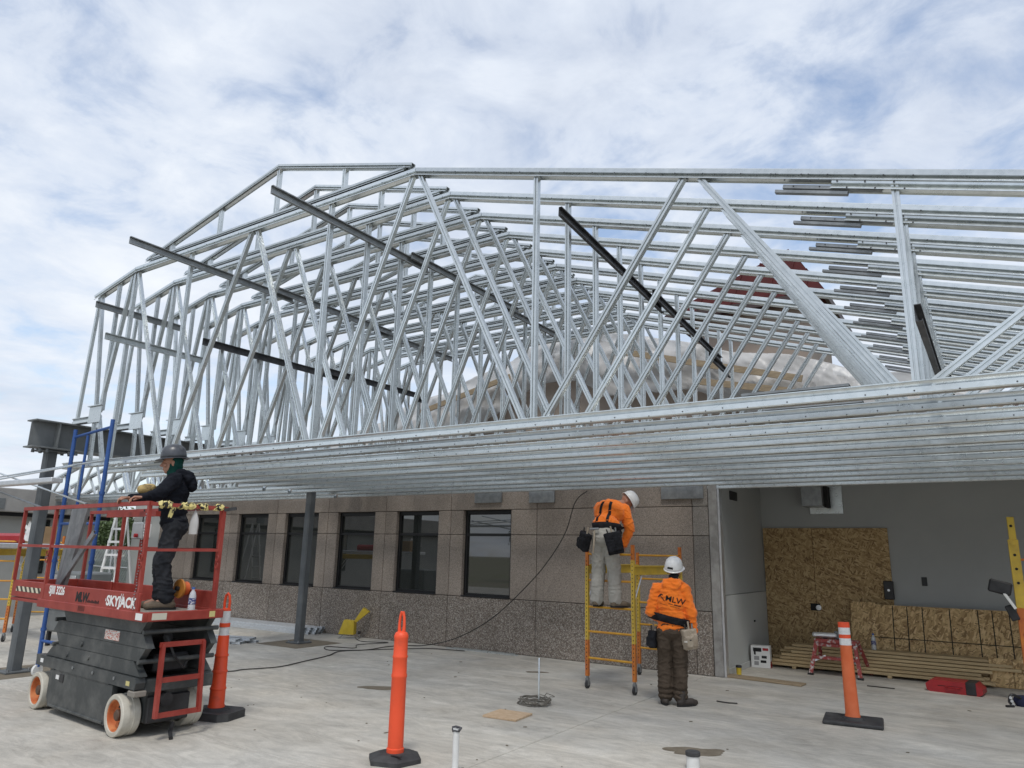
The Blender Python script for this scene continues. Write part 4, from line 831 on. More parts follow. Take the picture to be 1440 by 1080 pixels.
# OSB stack with ruled sheets leaning on the wall
lean = Matrix.Rotation(radians(-14), 3, 'X')
def leaner(x0, x1, y, h, m, label, grid):
    t = thing('osb_stack_sheet', label, 'OSB sheet', (0, y, 0)); MB().box((((x0+x1)/2), .15, h/2), (x1-x0, .018, h), lean, .002).build('sheet', m, t)
    if grid:
        lm = mat('ruled_line', (.035, .028, .02), .8)
        for x in grid: MB().box((x, .15, h/2), (.016, .0215, h-.02), lean).build('ruled_line', lm, t)
        MB().box((((x0+x1)/2), .15, h/2), (x1-x0-.02, .0215, .014), lean).build('ruled_line', lm, t)
leaner(-2.18, -1.80, 13.66, 1.08, osbB, 'plain narrow OSB sheet leaning at the end of the ruled sheets', None)
leaner(-1.86, .55, 13.64, 1.05, osbB, 'long OSB sheet ruled with dark lines leaning behind the lumber pile', (-1.54, -1.33, -1.11, -.73, -.35, -.16, .06, .3))
# lumber pile
rn = random.Random(3)
for r in range(7):
    for c in range(3):
        x0, x1 = -3.42+rn.uniform(0, .30)+.03*r, -.15-.07*(r % 3)-rn.uniform(0, .12)+(.35 if r > 3 else 0)
        y = 13.02+.093*c+.045*r+rn.uniform(-.008, .008); z = .04+.047*r
        tag(MB().b2((x0, y, z), (x1, y+.089, z+.040), .003).build('lumber_board', wood), 'pale pine board in the long lumber pile against the bay wall', 'board', 'boards in the lumber pile')
for x in (-3.0, -1.6, -.5): tag(MB().b2((x, 13.02, 0), (x+.06, 13.5, .038), .003).build('pile_sleeper', wood), 'short sleeper block under the lumber pile', 'block', 'sleepers under the lumber pile')
for k, (x, lb) in enumerate(((-.12, 'low OSB offcut leaning by the lumber ends'), (.16, 'low OSB offcut behind the yellow ladder'))): tag(MB().box((x, 13.25, .2), (.30, .02, .40), Matrix.Rotation(radians(-12), 3, 'X'), .002).build('osb_offcut', osbB), lb, 'OSB offcut')
bottle((-1.80, 13.38, .364), 'small water bottle standing on the lumber pile', 1.1)
# step stool
SS = thing('step_stool', 'paint spattered red two step stool in the bay', 'step stool', (-2.26, 12.62, 0), -.06)
rw = mat('spattered_red', (.30, .05, .045), .6, 0, (.55, .52, .5), 16, 9, .52, .62)
for sx in (-1, 1):
    MB().bar((sx*.36, -.06, 0), (sx*.28, .10, .50), .055, .03).build('leg', rw, SS); MB().bar((sx*.38, .62, 0), (sx*.28, .30, .50), .05, .03).build('leg', rw, SS)
    MB().bar((sx*.33, .0, .20), (sx*.16, .10, .28), .03, .012).build('brace', alum, SS); MB().b2((sx*.36-.04, -.09, 0), (sx*.36+.04, -.03, .03)).build('foot', black, SS)
MB().b2((-.31, .06, .48), (.31, .34, .53), .006).build('top_tread', rw, SS); MB().b2((-.33, .0, .235), (.33, .16, .275), .006).build('tread', rw, SS); MB().b2((-.30, -.07+.15, .42), (.30, .0+.11, .48), .004).build('apron', rw, SS)
NG = thing('nail_gun', 'grey power tool lying on top of the step stool', 'power tool', (-2.40, 12.80, .532), .2); MB().b2((-.20, -.05, .02), (.16, .05, .09), .02).build('body', alum, NG); MB().b2((-.05, -.03, .0), (.02, .03, .05), .01).build('handle', black, NG); MB().b2((.12, -.035, .005), (.25, .035, .12), .01).build('head', primer, NG)
BX = thing('white_box', 'white printed cardboard box with red side by the side wall', 'box', (-3.44, 12.86, 0), .12); MB().b2((-.15, -.10, 0), (.15, .10, .34), .004).build('carton', white, BX); MB().b2((.1505, -.098, .0), (.1525, .098, .10)).build('red_patch', redcase, BX)
for x0, z0, x1, z1, m_ in ((-.11, .25, .02, .31, ink), (-.10, .20, -.07, .26, ink), (.04, .27, .13, .31, redcase), (-.10, .12, -.02, .18, mat('grey_print', (.3, .3, .3), .7)), (.0, .08, .09, .12, ink), (-.10, .04, -.03, .10, MATS['grey_print']), (.02, .15, .10, .19, ink)): MB().b2((x0, -.1015, z0), (x1, -.1005, z1)).build('print', m_, BX)
CP = thing('paint_cup', 'yellow cup with a black lid at the bay threshold', 'cup', (-3.50, 11.78, 0)); MB().lathe([(.035, 0), (.042, .11)], n=20).build('cup', yellow, CP); MB().lathe([(.046, .108), (.046, .125), (.04, .14), (.0, .142)], n=20).build('lid', black, CP)
o = MB().b2((-.55, -.12, 0), (.62, .12, .025), .004).build('threshold_plank', plank_m); o.location = (-3.10, 11.47, .001); o.rotation_euler = (0, 0, -.10); tag(o, 'weathered plank lying across the bay threshold', 'plank')
RC = thing('tool_case', 'red plastic tool case with a black latch lying in the bay', 'case', (-.66, 12.32, 0), -.12)
mb = MB(); mb.prism([(-.34, .02), (-.30, 0), (.28, 0), (.33, .03), (.33, .09), (.26, .16), (-.28, .155), (-.35, .10)], 1, -.17, .17); mb.build('shell', redcase, RC); MB().b2((.13, -.176, .0), (.26, .176, .166), .01).build('latch_strap', black, RC); MB().tube([(-.1, -.172, .08), (-.08, -.20, .08), (.05, -.20, .08), (.07, -.172, .08)], .012, 6).build('handle', redcase, RC); MB().b2((-.2, -.173, .085), (.1, -.170, .092)).build('seam', ink, RC)
tag(MB().b2((-1.75, 12.0, .001), (-1.40, 12.03, .012)).build('rebar_scrap', cordm), 'short dark metal scrap on the bay floor', 'scrap')
# yellow/orange ladder at the right edge
YL = thing('platform_ladder', 'yellow and orange fibreglass trestle ladder with bolt holes', 'ladder', (.16, 11.95, 0))
for x, s_ in ((0, 1), (.62, -1)):
    MB().b2((x, -.03, 1.60), (x+.085, .03, 2.36), .006).build('upper_rail', yelrail, YL); lo = MB().b2((x-.02, -.045, 1.18), (x+.10, .045, 2.06), .006).build('rail_sleeve', yelrail, YL); MB().b2((x-.02, -.0455, .03), (x+.10, .0455, 1.18), .006).build('lower_rail', yelo, YL)
    for z in (2.24, 1.86, 1.68, 1.5, .85): MB().lathe([(.018, -.002), (.018, .002)], (x+.04, -.0465 if z < 2.1 else -.0315, z), 12, (0, 1, 0)).build('bolt_hole', ink, YL)
    MB().lathe([(.03, 0), (.03, .02)], (x+.04, -.045, 2.02), 12, (0, -1, 0)).build('lock_knob', yelrail, YL); MB().b2((x-.03, -.06, 0), (x+.11, .06, .03)).build('foot', black, YL)
for z in (.4, .75, 1.1, 1.45, 1.8): MB().bar((.10, 0, z), (.60, 0, z), .03, .05).build('rung', yelo, YL)
TB = thing('tool_pouch', 'black tool pouch hanging from the ladder rail', 'pouch', (.06, 11.86, 1.22)); MB().box((-.07, 0, .22), (.26, .12, .17), Matrix.Rotation(.25, 3, 'Y'), .02).build('pouch', black, TB); MB().box((.02, -.05, .05), (.035, .02, .22), Matrix.Rotation(-.5, 3, 'Y'), .004).build('white_strap', white, TB); MB().box((.03, .02, -.10), (.10, .08, .20), Matrix.Rotation(-.35, 3, 'Y'), .01).build('holster', black, TB)
BB = thing('tool_belt', 'black and navy tool belt dropped at the foot of the ladder', 'tool belt', (.06, 11.72, 0), .3)
MB().lathe([(.02, .0), (.13, .0), (.16, .06), (.14, .12), (.05, .13)], (.1, 0, 0), 18, sq=(1.2, .7)).build('bag', mat('navy_cloth', (.018, .022, .06), .9), BB); MB().tube(smooth([(-.02, -.06, .10), (-.12, -.08, .14), (-.16, -.10, .06), (-.13, -.12, .012), (-.22, -.16, .012)]), .018, 6).build('strap', black, BB)
for k in range(3): MB().lathe([(.012, 0), (.018, 0), (.018, .004), (.012, .004)], (-.13-.01*k, -.122, .03+.04*k), 12, (0, -1, 0)).build('eyelet', alum, BB)
# ================================================================== PEOPLE
def capsule(mb, p0, r0, p1, r1, n=14):
    p0, p1 = Vector(p0), Vector(p1); d = p1-p0; L_ = max(d.length, 1e-4); q = Vector((0, 0, 1)).rotation_difference(d.normalized()); pr = []
    for k in range(6): a = -pi/2+k*pi/10; pr.append((max(r0*cos(a), 1e-5), r0*sin(a)))
    for k in range(6): a = k*pi/10; pr.append((max(r1*cos(a), 1e-5), L_+r1*sin(a)))
    mb.lathe(pr, p0, n, d)
def ellip(mb, c, r, rot=None, n=18):
    c = Vector(c); vs = []; m_ = 10
    for i in range(m_+1):
        a = -pi/2+pi*i/m_
        for j in range(n): v = Vector((r[0]*max(cos(a), 1e-4)*cos(2*pi*j/n), r[1]*max(cos(a), 1e-4)*sin(2*pi*j/n), r[2]*sin(a))); vs.append((rot @ v if rot else v)+c)
    mb.add(vs, [(i*n+j, i*n+(j+1) % n, (i+1)*n+(j+1) % n, (i+1)*n+j) for i in range(m_) for j in range(n)], True)
def organic(name, fn, m_, parent, vox=.012, sm=6, wr=0., ws=7., seed=0., decim=None, stretch=(1, 1, 1)):
    mb = MB(); fn(mb); me = bpy.data.meshes.new('tmp'); me.from_pydata(mb.v, [], mb.f); o = bpy.data.objects.new('tmp', me); COL.objects.link(o)
    r = o.modifiers.new('r', 'REMESH'); r.mode = 'VOXEL'; r.voxel_size = vox; r.use_smooth_shade = True
    s_ = o.modifiers.new('s', 'SMOOTH'); s_.factor = .5; s_.iterations = sm
    dg = bpy.context.evaluated_depsgraph_get(); out_ = bpy.data.meshes.new_from_object(o.evaluated_get(dg)); bpy.data.objects.remove(o); bpy.data.meshes.remove(me)
    if wr:
        ns_ = [v.normal.copy() for v in out_.vertices]
        for v, n_ in zip(out_.vertices, ns_):
            p = Vector((v.co.x*stretch[0], v.co.y*stretch[1], v.co.z*stretch[2]))*ws; p += Vector((seed, seed*2, 0))
            p += Vector((noise.noise(p*.4), noise.noise(p*.4+Vector((5, 5, 5))), noise.noise(p*.4+Vector((9, 1, 4)))))*.8
            f = max(0, 1-abs(noise.noise(p))*4.5); f2 = max(0, 1-abs(noise.noise(p*1.9+Vector((3, 1, 7))))*4.); f3 = noise.noise(p*.5+Vector((8, 2, 1)))
            v.co += n_*wr*(f*.9+f2*.45+f3*.5)
    for p in out_.polygons: p.use_smooth = True
    out_.materials.clear(); out_.materials.append(m_); out_.name = name
    return link(name, out_, parent)
def hand(mb, wrist, d, palmn, thumb_side, curl=.5, s_=1.):
    # d: direction of the fingers, palmn: direction the palm faces, thumb_side: lateral direction towards thumb
    wrist, d, pn, ts = Vector(wrist), Vector(d).normalized(), Vector(palmn).normalized(), Vector(thumb_side).normalized()
    for k in range(4): o_ = ts*(.030-.020*k)*s_; capsule(mb, wrist+o_*.6+d*.01, .015*s_, wrist+o_+d*.082*s_, .0125*s_, 10)
    for k, ln in enumerate((.070, .078, .072, .056)):
        b_ = wrist+ts*(.030-.020*k)*s_+d*.085*s_; a1 = curl; a2 = curl*2.1
        q = b_+(d*cos(a1)+pn*sin(a1))*ln*.5*s_; e = q+(d*cos(a2)+pn*sin(a2))*ln*.5*s_
        capsule(mb, b_, .0092*s_, q, .0086*s_, 8); capsule(mb, q, .0086*s_, e, .0075*s_, 8)
    t0 = wrist+ts*.030*s_+d*.028*s_; t1 = t0+(ts*.75+d*.6+pn*.35).normalized()*.040*s_; t2 = t1+(ts*.15+d*.9+pn*.5).normalized()*.032*s_
    capsule(mb, t0, .0135*s_, t1, .0105*s_, 8); capsule(mb, t1, .0105*s_, t2, .0085*s_, 8)
def headprims(mb, c, fwd, up):
    # c = head centre; fwd, up orthonormal
    f, u = Vector(fwd).normalized(), Vector(up).normalized(); f = (f-u*f.dot(u)).normalized(); r_ = f.cross(u); Mx = Matrix((r_, f, u)).transposed(); P = lambda x, y, z: c+Mx @ Vector((x, y, z))
    ellip(mb, P(0, -.01, .03), (.075, .095, .085), Mx); ellip(mb, P(0, .025, -.045), (.058, .066, .075), Mx); ellip(mb, P(0, .055, -.088), (.034, .03, .026), Mx)
    capsule(mb, P(0, .088, .012), .010, P(0, .112, -.022), .014, 8); ellip(mb, P(0, .098, -.03), (.018, .012, .010), Mx)
    ellip(mb, P(0, .086, -.058), (.026, .013, .006), Mx); ellip(mb, P(0, .083, -.070), (.023, .013, .007), Mx)
    for s_ in (-1, 1):
        ellip(mb, P(s_*.077, -.012, -.015), (.009, .02, .032), Mx); ellip(mb, P(s_*.032, .078, .022), (.024, .014, .009), Mx); ellip(mb, P(s_*.042, .066, -.028), (.026, .022, .022), Mx)
    return Mx, P
def hardhat(parent, c, fwd, up, m_, full=False, decal=None):
    f, u = Vector(fwd).normalized(), Vector(up).normalized(); f = (f-u*f.dot(u)).normalized(); r_ = f.cross(u); Mx = Matrix((r_, f, u)).transposed().to_4x4(); Mx.translation = Vector(c)
    h = link('hard_hat', None, parent); h.matrix_local = Mx
    mb = MB(); n = 40; pr = [(.001, .150), (.035, .147), (.07, .135), (.098, .108), (.112, .07), (.118, .03), (.119, .0)]; vs = []
    for r, z in pr:
        for j in range(n):
            a = 2*pi*j/n; k = 1+(.0 if z > .12 else .02*cos(3*0)); x, y = r*.93*cos(a), r*1.10*sin(a)
            rg = .006*max(0, 1-abs(x)/.022)*(1 if z > .04 else .3) if abs(x) < .022 else 0
            vs.append((x, y, z+rg))
    mb.add(vs, [(i*n+j, i*n+(j+1) % n, (i+1)*n+(j+1) % n, (i+1)*n+j) for i in range(len(pr)-1) for j in range(n)], True)
    shell = mb.build('shell', m_, h); sd_ = shell.modifiers.new('s', 'SOLIDIFY'); sd_.thickness = .004
    b_ = MB(); vs = []
    for j in range(n):
        a = 2*pi*j/n; fr = max(0, sin(a)); w = (.030 if full else .012)+.045*fr**1.5*(.5 if full else 1); x, y = cos(a), sin(a)
        vs += [(.117*.93*x, .117*1.10*y, .006), ((.117*.93+w)*x, (.117*1.10+w)*y, -.004-.010*fr), ((.117*.93+w)*x, (.117*1.10+w)*y, -.009-.010*fr), (.115*.93*x, .115*1.10*y, -.002)]
    b_.add(vs, [(4*j+k, 4*((j+1) % n)+k, 4*((j+1) % n)+(k+1) % 4, 4*j+(k+1) % 4) for j in range(n) for k in range(4)], True); b_.build('brim', m_, h)
    if decal: MB().add([(-.035, -.1315, .035), (.035, -.1315, .035), (.035, -.1275, .060), (-.035, -.1275, .060)], [(0, 1, 2, 3)]).build('decal', ink, h)
    return h
def shoe(name, heel, d, m_, parent, L_=.27):
    heel, d = Vector(heel), Vector(d); d = Vector((d.x, d.y, 0)).normalized()
    def fn(mb):
        z = heel.z; capsule(mb, heel+Vector((0, 0, .045)), .043, heel+d*(L_-.10)+Vector((0, 0, .042)), .046, 12); capsule(mb, heel+d*(L_-.12)+Vector((0, 0, .04)), .046, heel+d*(L_-.045)+Vector((0, 0, .034)), .034, 12)
        capsule(mb, heel+d*.015+Vector((0, 0, .05)), .045, heel+d*.03+Vector((0, 0, .14)), .047, 12)
    o = organic(name, fn, m_, parent, .008, 3)
    for v in o.data.vertices: v.co.z = max(v.co.z, heel.z)
    s_ = d.cross(Vector((0, 0, 1))); mb = MB(); pl = []
    for k in range(20):
        a = 2*pi*k/20; x = cos(a); y = sin(a); pl.append(heel+d*(L_*.5-.045+x*(L_*.5+.004))+s_*y*(.046+.004*x))
    mb.add([p+Vector((0, 0, .0)) for p in pl]+[p+Vector((0, 0, .024)) for p in pl], [tuple(range(20))[::-1], tuple(range(20, 40))]+[(k, (k+1) % 20, 20+(k+1) % 20, 20+k) for k in range(20)]); mb.build('sole', ink, o)
    return o
def project_text(txt, size, m_, parent, target, mw, shear=0., bold=0., sx=1., off=.004):
    o = textmesh(txt, size, m_, 'lettering', parent, None, shear, bold, sx, 3); me = o.data
    bm = bmesh.new(); bm.from_mesh(me); bmesh.ops.subdivide_edges(bm, edges=[e for e in bm.edges if e.calc_length() > .02], cuts=3); bm.to_mesh(me); bm.free()
    t = target.data; bv = BVHTree.FromPolygons([v.co.copy() for v in t.vertices], [tuple(p.vertices) for p in t.polygons])
    zd = -(mw.to_3x3() @ Vector((0, 0, 1)))
    for v in me.vertices:
        p = mw @ v.co; h = bv.ray_cast(p-zd*.3, zd)
        v.co = (h[0]-zd*off) if h[0] is not None else p
    return o
def band(parent, name, m_, target, pts_fn, h, n=48, off=.012):
    # belt: ring of points cast onto the target mesh
    pass
# ---------- standing worker, back to camera
def frame2(o, F):
    F = Vector((F[0], F[1], 0)).normalized(); R_ = F.cross(Vector((0, 0, 1))); M_ = Matrix((R_, F, Vector((0, 0, 1)))).transposed().to_4x4(); M_.translation = o; return M_
V = Vector
PB = thing('person', 'worker in orange hoodie and brown trousers standing with white hard hat tipped back', 'person', (-3.46, 8.93, 0), 0, None)
MBm = frame2((0, 0, 0), (-.30, .95)); PB.matrix_world = Matrix.Translation((-3.46, 8.93, 0)) @ MBm
JB = dict(hipL=V((-.085, 0, .87)), hipR=V((.085, 0, .87)), kneeL=V((-.092, .03, .46)), kneeR=V((.09, .03, .46)), ankL=V((-.09, -.01, .09)), ankR=V((.085, -.03, .09)), shL=V((-.165, .0, 1.345)), shR=V((.165, .0, 1.345)), elL=V((-.245, -.03, 1.07)), elR=V((.240, -.01, 1.07)), wrL=V((-.20, .20, .98)), wrR=V((.265, .03, .82)), neck=V((.01, .01, 1.42)), head=V((.045, .02, 1.565)))
def bodyB(mb):
    J = JB; hd_f = V((.25, .8, .30)); hd_u = V((.02, -.32, .95))
    headprims(mb, J['head'], hd_f, hd_u); capsule(mb, J['neck']-V((0, 0, .06)), .058, J['head']-V((0, .0, .05)), .056)
    ellip(mb, (0, 0, 1.20), (.16, .095, .20)); ellip(mb, (0, 0, .95), (.14, .09, .14)); capsule(mb, (-.15, 0, 1.34), .05, (.15, 0, 1.34), .05)
    for s_ in 'LR':
        capsule(mb, J['sh'+s_], .045, J['el'+s_], .036); capsule(mb, J['el'+s_], .036, J['wr'+s_], .026); capsule(mb, J['hip'+s_], .075, J['knee'+s_], .05); capsule(mb, J['knee'+s_], .05, J['ank'+s_], .036)
        capsule(mb, J['ank'+s_], .035, J['ank'+s_]+V((0, .12, -.045)), .03)
    hand(mb, J['wrR'], (0, .25, -1), (-.9, .3, 0), (0, 1, .2), .45); hand(mb, J['wrL'], (.6, .8, 0), (.3, 0, -1), (.8, -.5, .2), .5)
organic('body', bodyB, skind, PB, .0065, 3)
def hoodB(mb):
    J = JB; ellip(mb, (0, .0, 1.20), (.195, .135, .20)); ellip(mb, (0, .005, 1.02), (.185, .135, .16)); ellip(mb, (0, .0, .88), (.175, .13, .11)); capsule(mb, (-.135, -.01, 1.345), .072, (.135, -.01, 1.345), .072)
    ellip(mb, (.01, -.01, 1.39), (.12, .09, .07)); ellip(mb, (0, -.065, 1.28), (.13, .07, .14))
    for s_ in 'LR': capsule(mb, J['sh'+s_], .074, J['el'+s_], .066); capsule(mb, J['el'+s_], .064, J['wr'+s_]+(J['el'+s_]-J['wr'+s_])*.12, .046); capsule(mb, J['wr'+s_]+(J['el'+s_]-J['wr'+s_])*.22, .050, J['wr'+s_]+(J['el'+s_]-J['wr'+s_])*.12, .047)
    ring = [V((.03+.10*cos(a), -.01+.085*sin(a), 1.425-.02*sin(a))) for a in [k*2*pi/10 for k in range(10)]]
    for k in range(10): capsule(mb, ring[k], .034, ring[(k+1) % 10], .034, 10)
    capsule(mb, (-.06, -.09, 1.40), .042, (.09, -.09, 1.40), .042, 10); capsule(mb, (-.02, -.105, 1.36), .03, (.06, -.105, 1.36), .03, 10)
HB = organic('hoodie', hoodB, hiv, PB, .009, 5, .011, 9., 1.3, stretch=(.8, .8, 1.5))
def trB(mb):
    J = JB; ellip(mb, (0, 0, .90), (.158, .118, .13)); ellip(mb, (0, -.035, .84), (.145, .10, .10))
    for s_ in 'LR':
        capsule(mb, J['hip'+s_]-V((0, 0, .02)), .102, J['knee'+s_], .090); capsule(mb, J['knee'+s_], .088, J['ank'+s_]+V((0, -.005, .02)), .080)
        for z in (.03, .08, .14): ellip(mb, J['ank'+s_]+V((0, -.005, z-.02)), (.090, .095, .030))
organic('trousers', trB, brownp, PB, .009, 4, .011, 9., 4.1, stretch=(.8, .8, 1.3))
shoe('boot', (-.09, -.07, 0), (-.2, 1, 0), bootd, PB); shoe('boot', (.085, -.10, 0), (.75, .65, 0), bootd, PB)
hardhat(PB, JB['head']+V((0, -.02, .028)), (.25, .8, .30), (.05, -.34, .94), hatw, decal=True)
def nb(mb): capsule(mb, (.02, -.045, 1.45), .045, (.045, -.035, 1.50), .05, 10); capsule(mb, (.03, -.075, 1.475), .028, (.075, -.06, 1.48), .026, 8); capsule(mb, (.01, -.075, 1.50), .026, (.09, -.055, 1.51), .024, 8)
organic('hair', nb, blackc, PB, .008, 2)
project_text('MLW', .094, ink, PB, HB, frame((.06, -.3, 1.215), (1, 0, -.22), (.22, 0, 1)), 0, .0012, 1.12)
t_ = bpy.data.meshes.new('x')
for (a, b_, w) in (((-.145, 1.250), (-.110, 1.285), .018), ((-.122, 1.270), (-.070, 1.205), .010), ((-.110, 1.285), (-.09, 1.272), .014), ((-.02, 1.178), (.03, 1.167), .006), ((.045, 1.163), (.125, 1.146), .012), ((-.13, 1.175), (-.03, 1.153), .003), ((.0, 1.146), (.11, 1.122), .003)):
    nm_ = 'hammer_logo' if a[0] < -.1 and w > .005 else 'small_print'; d_ = (V((b_[0]-a[0], 0, b_[1]-a[1]))); n_ = V((-d_.z, 0, d_.x)).normalized()*w*.5; bv = BVHTree.FromPolygons([v.co.copy() for v in HB.data.vertices], [tuple(p.vertices) for p in HB.data.polygons])
    q = []
    for k in range(5):
        for s_ in (-1, 1):
            p = V((a[0], -.4, a[1])).lerp(V((b_[0], -.4, b_[1])), k/4)+n_*s_; h = bv.ray_cast(p, V((0, 1, 0))); q.append((h[0]+V((0, -.004, 0))) if h[0] else p)
    MB().add(q, [(2*k, 2*k+1, 2*k+3, 2*k+2) for k in range(4)]).build(nm_, ink, PB)
bpy.data.meshes.remove(t_)
def beltring(parent, target, c, rad, h, tilt, m_, name='tool_belt', off=.008, n=56):
    bv = BVHTree.FromPolygons([v.co.copy() for v in target.data.vertices], [tuple(p.vertices) for p in target.data.polygons]); c = V(c); vs = []
    ax = V(tilt).normalized(); e1 = ax.orthogonal().normalized(); e2 = ax.cross(e1)
    for j in range(n):
        a = 2*pi*j/n; d_ = e1*cos(a)+e2*sin(a)
        for z in (-h/2, -h/6, h/6, h/2):
            o_ = c+ax*z; hh = bv.ray_cast(o_+d_*rad, -d_); p = hh[0]+d_*off if hh[0] is not None and (hh[0]-o_).dot(d_) > 0 else o_+d_*rad*.6; vs.append(p)
    # smooth radii
    for it in range(2):
        nv = []
        for j in range(n):
            for k in range(4): nv.append((vs[j*4+k]*2+vs[((j+1) % n)*4+k]+vs[((j-1) % n)*4+k])/4)
        vs = nv
    mb = MB(); mb.add(vs, [(j*4+k, ((j+1) % n)*4+k, ((j+1) % n)*4+k+1, j*4+k+1) for j in range(n) for k in range(3)], True); o = mb.build(name, m_, parent); s_ = o.modifiers.new('s', 'SOLIDIFY'); s_.thickness = .012; s_.offset = 1
    return o
TBb = beltring(PB, HB, (0, 0, .985), .30, .085, (.20, .0, 1), blackc)
def pouch(parent, c, size, rot, m_, tools=2, back=-1):
    c = V(c); w, d, h = size; mb = MB(); t = 1.18
    def taper(cx, cy, cz, w, d, h, k, ch=.008):
        b_ = MB().box((0, 0, 0), (w, d, h), None, ch); b_.v = [(x*(1+(k-1)*(z/h+.5)), y*(1+(k-1)*(z/h+.5)), z) for x, y, z in b_.v]; return [(c+rot @ V((x+cx, y+cy, z+cz))) for x, y, z in b_.v], b_.f
    def fn(mb):
        mb.add(*taper(0, 0, 0, w, d, h, 1.12)); mb.add(*taper(-w*.22, back*d*.6, -h*.12, w*.46, d*.55, h*.55, 1.15)); mb.add(*taper(w*.26, back*d*.55, -h*.05, w*.42, d*.5, h*.62, 1.15)); mb.add(*taper(0, back*d*.1, h*.44, w*1.12, d*.8, h*.16, 1.))
    o = organic('pouch', fn, m_, parent, .006, 2, .004, 16, c.x*9)
    for k in range(tools):
        a = c+rot @ V((-w*.25+w*.5*k/max(1, tools-1), back*d*.15, h*.35)); MB().tube([a, a+rot @ V((.01*(k-1), 0, .10+.03*(k % 2)))], .011, 8).build('tool_handle', [cordm, leather, galvd][k % 3], o)
    MB().add([c+rot @ V(q) for q in ((-w*.36, back*d*.91, -h*.02), (-w*.08, back*d*.91, -h*.02), (-w*.08, back*d*.92, .012-h*.02), (-w*.36, back*d*.92, .012-h*.02))], [(0, 1, 2, 3)]).build('stitch_band', ink, o)
    return o
RX = lambda a, ax: Matrix.Rotation(a, 3, ax)
pouch(PB, (-.225, -.01, .735), (.15, .08, .20), RX(1.35, 'Z') @ RX(.1, 'Y'), blackc, 2, 1)
pr_ = pouch(PB, (.215, -.075, .765), (.16, .085, .23), RX(.55, 'Z') @ RX(-.12, 'Y'), leather, 3, -1)
MB().b2((.155, -.185, .735), (.195, -.180, .755), .002).build('pocket_patch', mat('pale_canvas', (.55, .52, .45), .85), pr_)
# ---------- bending worker on the scaffold (parts in world axes about his feet)
O2 = V((-4.44, 9.16, 1.066)); PA = thing('person', 'worker in orange hoodie and grey trousers bending over on the yellow scaffold', 'person', O2)
W2 = lambda x, y, z: V((x, y, z))-O2
JA = dict(hipL=W2(-4.525, 9.10, 1.93), hipR=W2(-4.365, 9.10, 1.93), kneeL=W2(-4.57, 9.16, 1.50), kneeR=W2(-4.34, 9.17, 1.50), ankL=W2(-4.575, 9.12, 1.15), ankR=W2(-4.31, 9.13, 1.15),
          shL=W2(-4.665, 9.40, 2.385), shR=W2(-4.30, 9.42, 2.36), elL=W2(-4.70, 9.58, 2.13), elR=W2(-4.225, 9.43, 2.10), wrL=W2(-4.56, 9.56, 1.88), wrR=W2(-4.29, 9.38, 1.875), neck=W2(-4.44, 9.50, 2.45), head=W2(-4.345, 9.60, 2.485))
pel = W2(-4.445, 9.09, 1.99); waist = W2(-4.455, 9.15, 2.13); chest = W2(-4.48, 9.33, 2.33)
hf = V((.45, .35, -.80)); hu = V((.62, .60, .52))
tx = V((1, .05, -.06)).normalized(); ty = (W2(-4.48, 9.45, 2.43)-waist).normalized(); tz = tx.cross(ty); RT = Matrix((tx, tz, ty)).transposed()
def bodyA(mb):
    J = JA; headprims(mb, J['head'], hf, hu); capsule(mb, J['neck'], .055, J['head']-hu.normalized()*.05, .053); ellip(mb, chest, (.15, .09, .19), RT); ellip(mb, pel, (.14, .10, .13)); capsule(mb, J['shL'], .05, J['shR'], .05); capsule(mb, waist, .10, chest, .11)
    for s_ in 'LR':
        capsule(mb, J['sh'+s_], .045, J['el'+s_], .036); capsule(mb, J['el'+s_], .036, J['wr'+s_], .026); capsule(mb, J['hip'+s_], .072, J['knee'+s_], .048); capsule(mb, J['knee'+s_], .048, J['ank'+s_], .034); capsule(mb, J['ank'+s_], .034, J['ank'+s_]+V((0, .12, -.05)), .028)
    hand(mb, J['wrR'], (-.35, -.15, -1), (-.5, .8, 0), (-.8, -.4, 0), .7); hand(mb, J['wrL'], (.45, -.2, -.9), (.6, -.7, 0), (.5, .5, .3), .7)
organic('body', bodyA, skin, PA, .0065, 3)
def hoodA(mb):
    J = JA; ellip(mb, chest, (.225, .15, .21), RT); ellip(mb, waist+V((0, .02, .02)), (.195, .14, .13), RT); capsule(mb, waist, .125, chest, .135); capsule(mb, J['shL']+V((.02, 0, 0)), .078, J['shR']-V((.02, 0, 0)), .078); ellip(mb, (J['neck']+chest)/2, (.13, .10, .10), RT)
    for s_ in 'LR': capsule(mb, J['sh'+s_], .082, J['el'+s_], .070); capsule(mb, J['el'+s_], .068, J['wr'+s_]+(J['el'+s_]-J['wr'+s_])*.1, .047)
HA = organic('hoodie', hoodA, hiv, PA, .009, 5, .011, 9., 7.7, stretch=(1.0, .8, 1.4))
def trA(mb):
    J = JA; ellip(mb, pel, (.168, .125, .14)); ellip(mb, pel+V((0, -.045, -.03)), (.152, .10, .11))
    for s_ in 'LR': capsule(mb, J['hip'+s_], .105, J['knee'+s_], .092); capsule(mb, J['knee'+s_], .090, J['ank'+s_]+V((0, -.01, .01)), .082)
organic('trousers', trA, khakip, PA, .009, 4, .011, 9., 2.9, stretch=(.8, .8, 1.2))
shoe('boot', W2(-4.575, 9.06, 1.066), (-.05, 1, 0), boot, PA); shoe('boot', W2(-4.31, 9.07, 1.066), (.55, .8, 0), boot, PA)
hardhat(PA, JA['head']+hu.normalized()*.035, hf, hu, hatw)
TA = beltring(PA, HA, waist+V((0, -.01, -.03)), .30, .115, (0, .18, 1), blackc, off=.012)
pouch(PA, W2(-4.695, 8.985, 1.915), (.17, .09, .24), RX(-.55, 'Z') @ RX(.38, 'Y'), blackc, 2, -1)
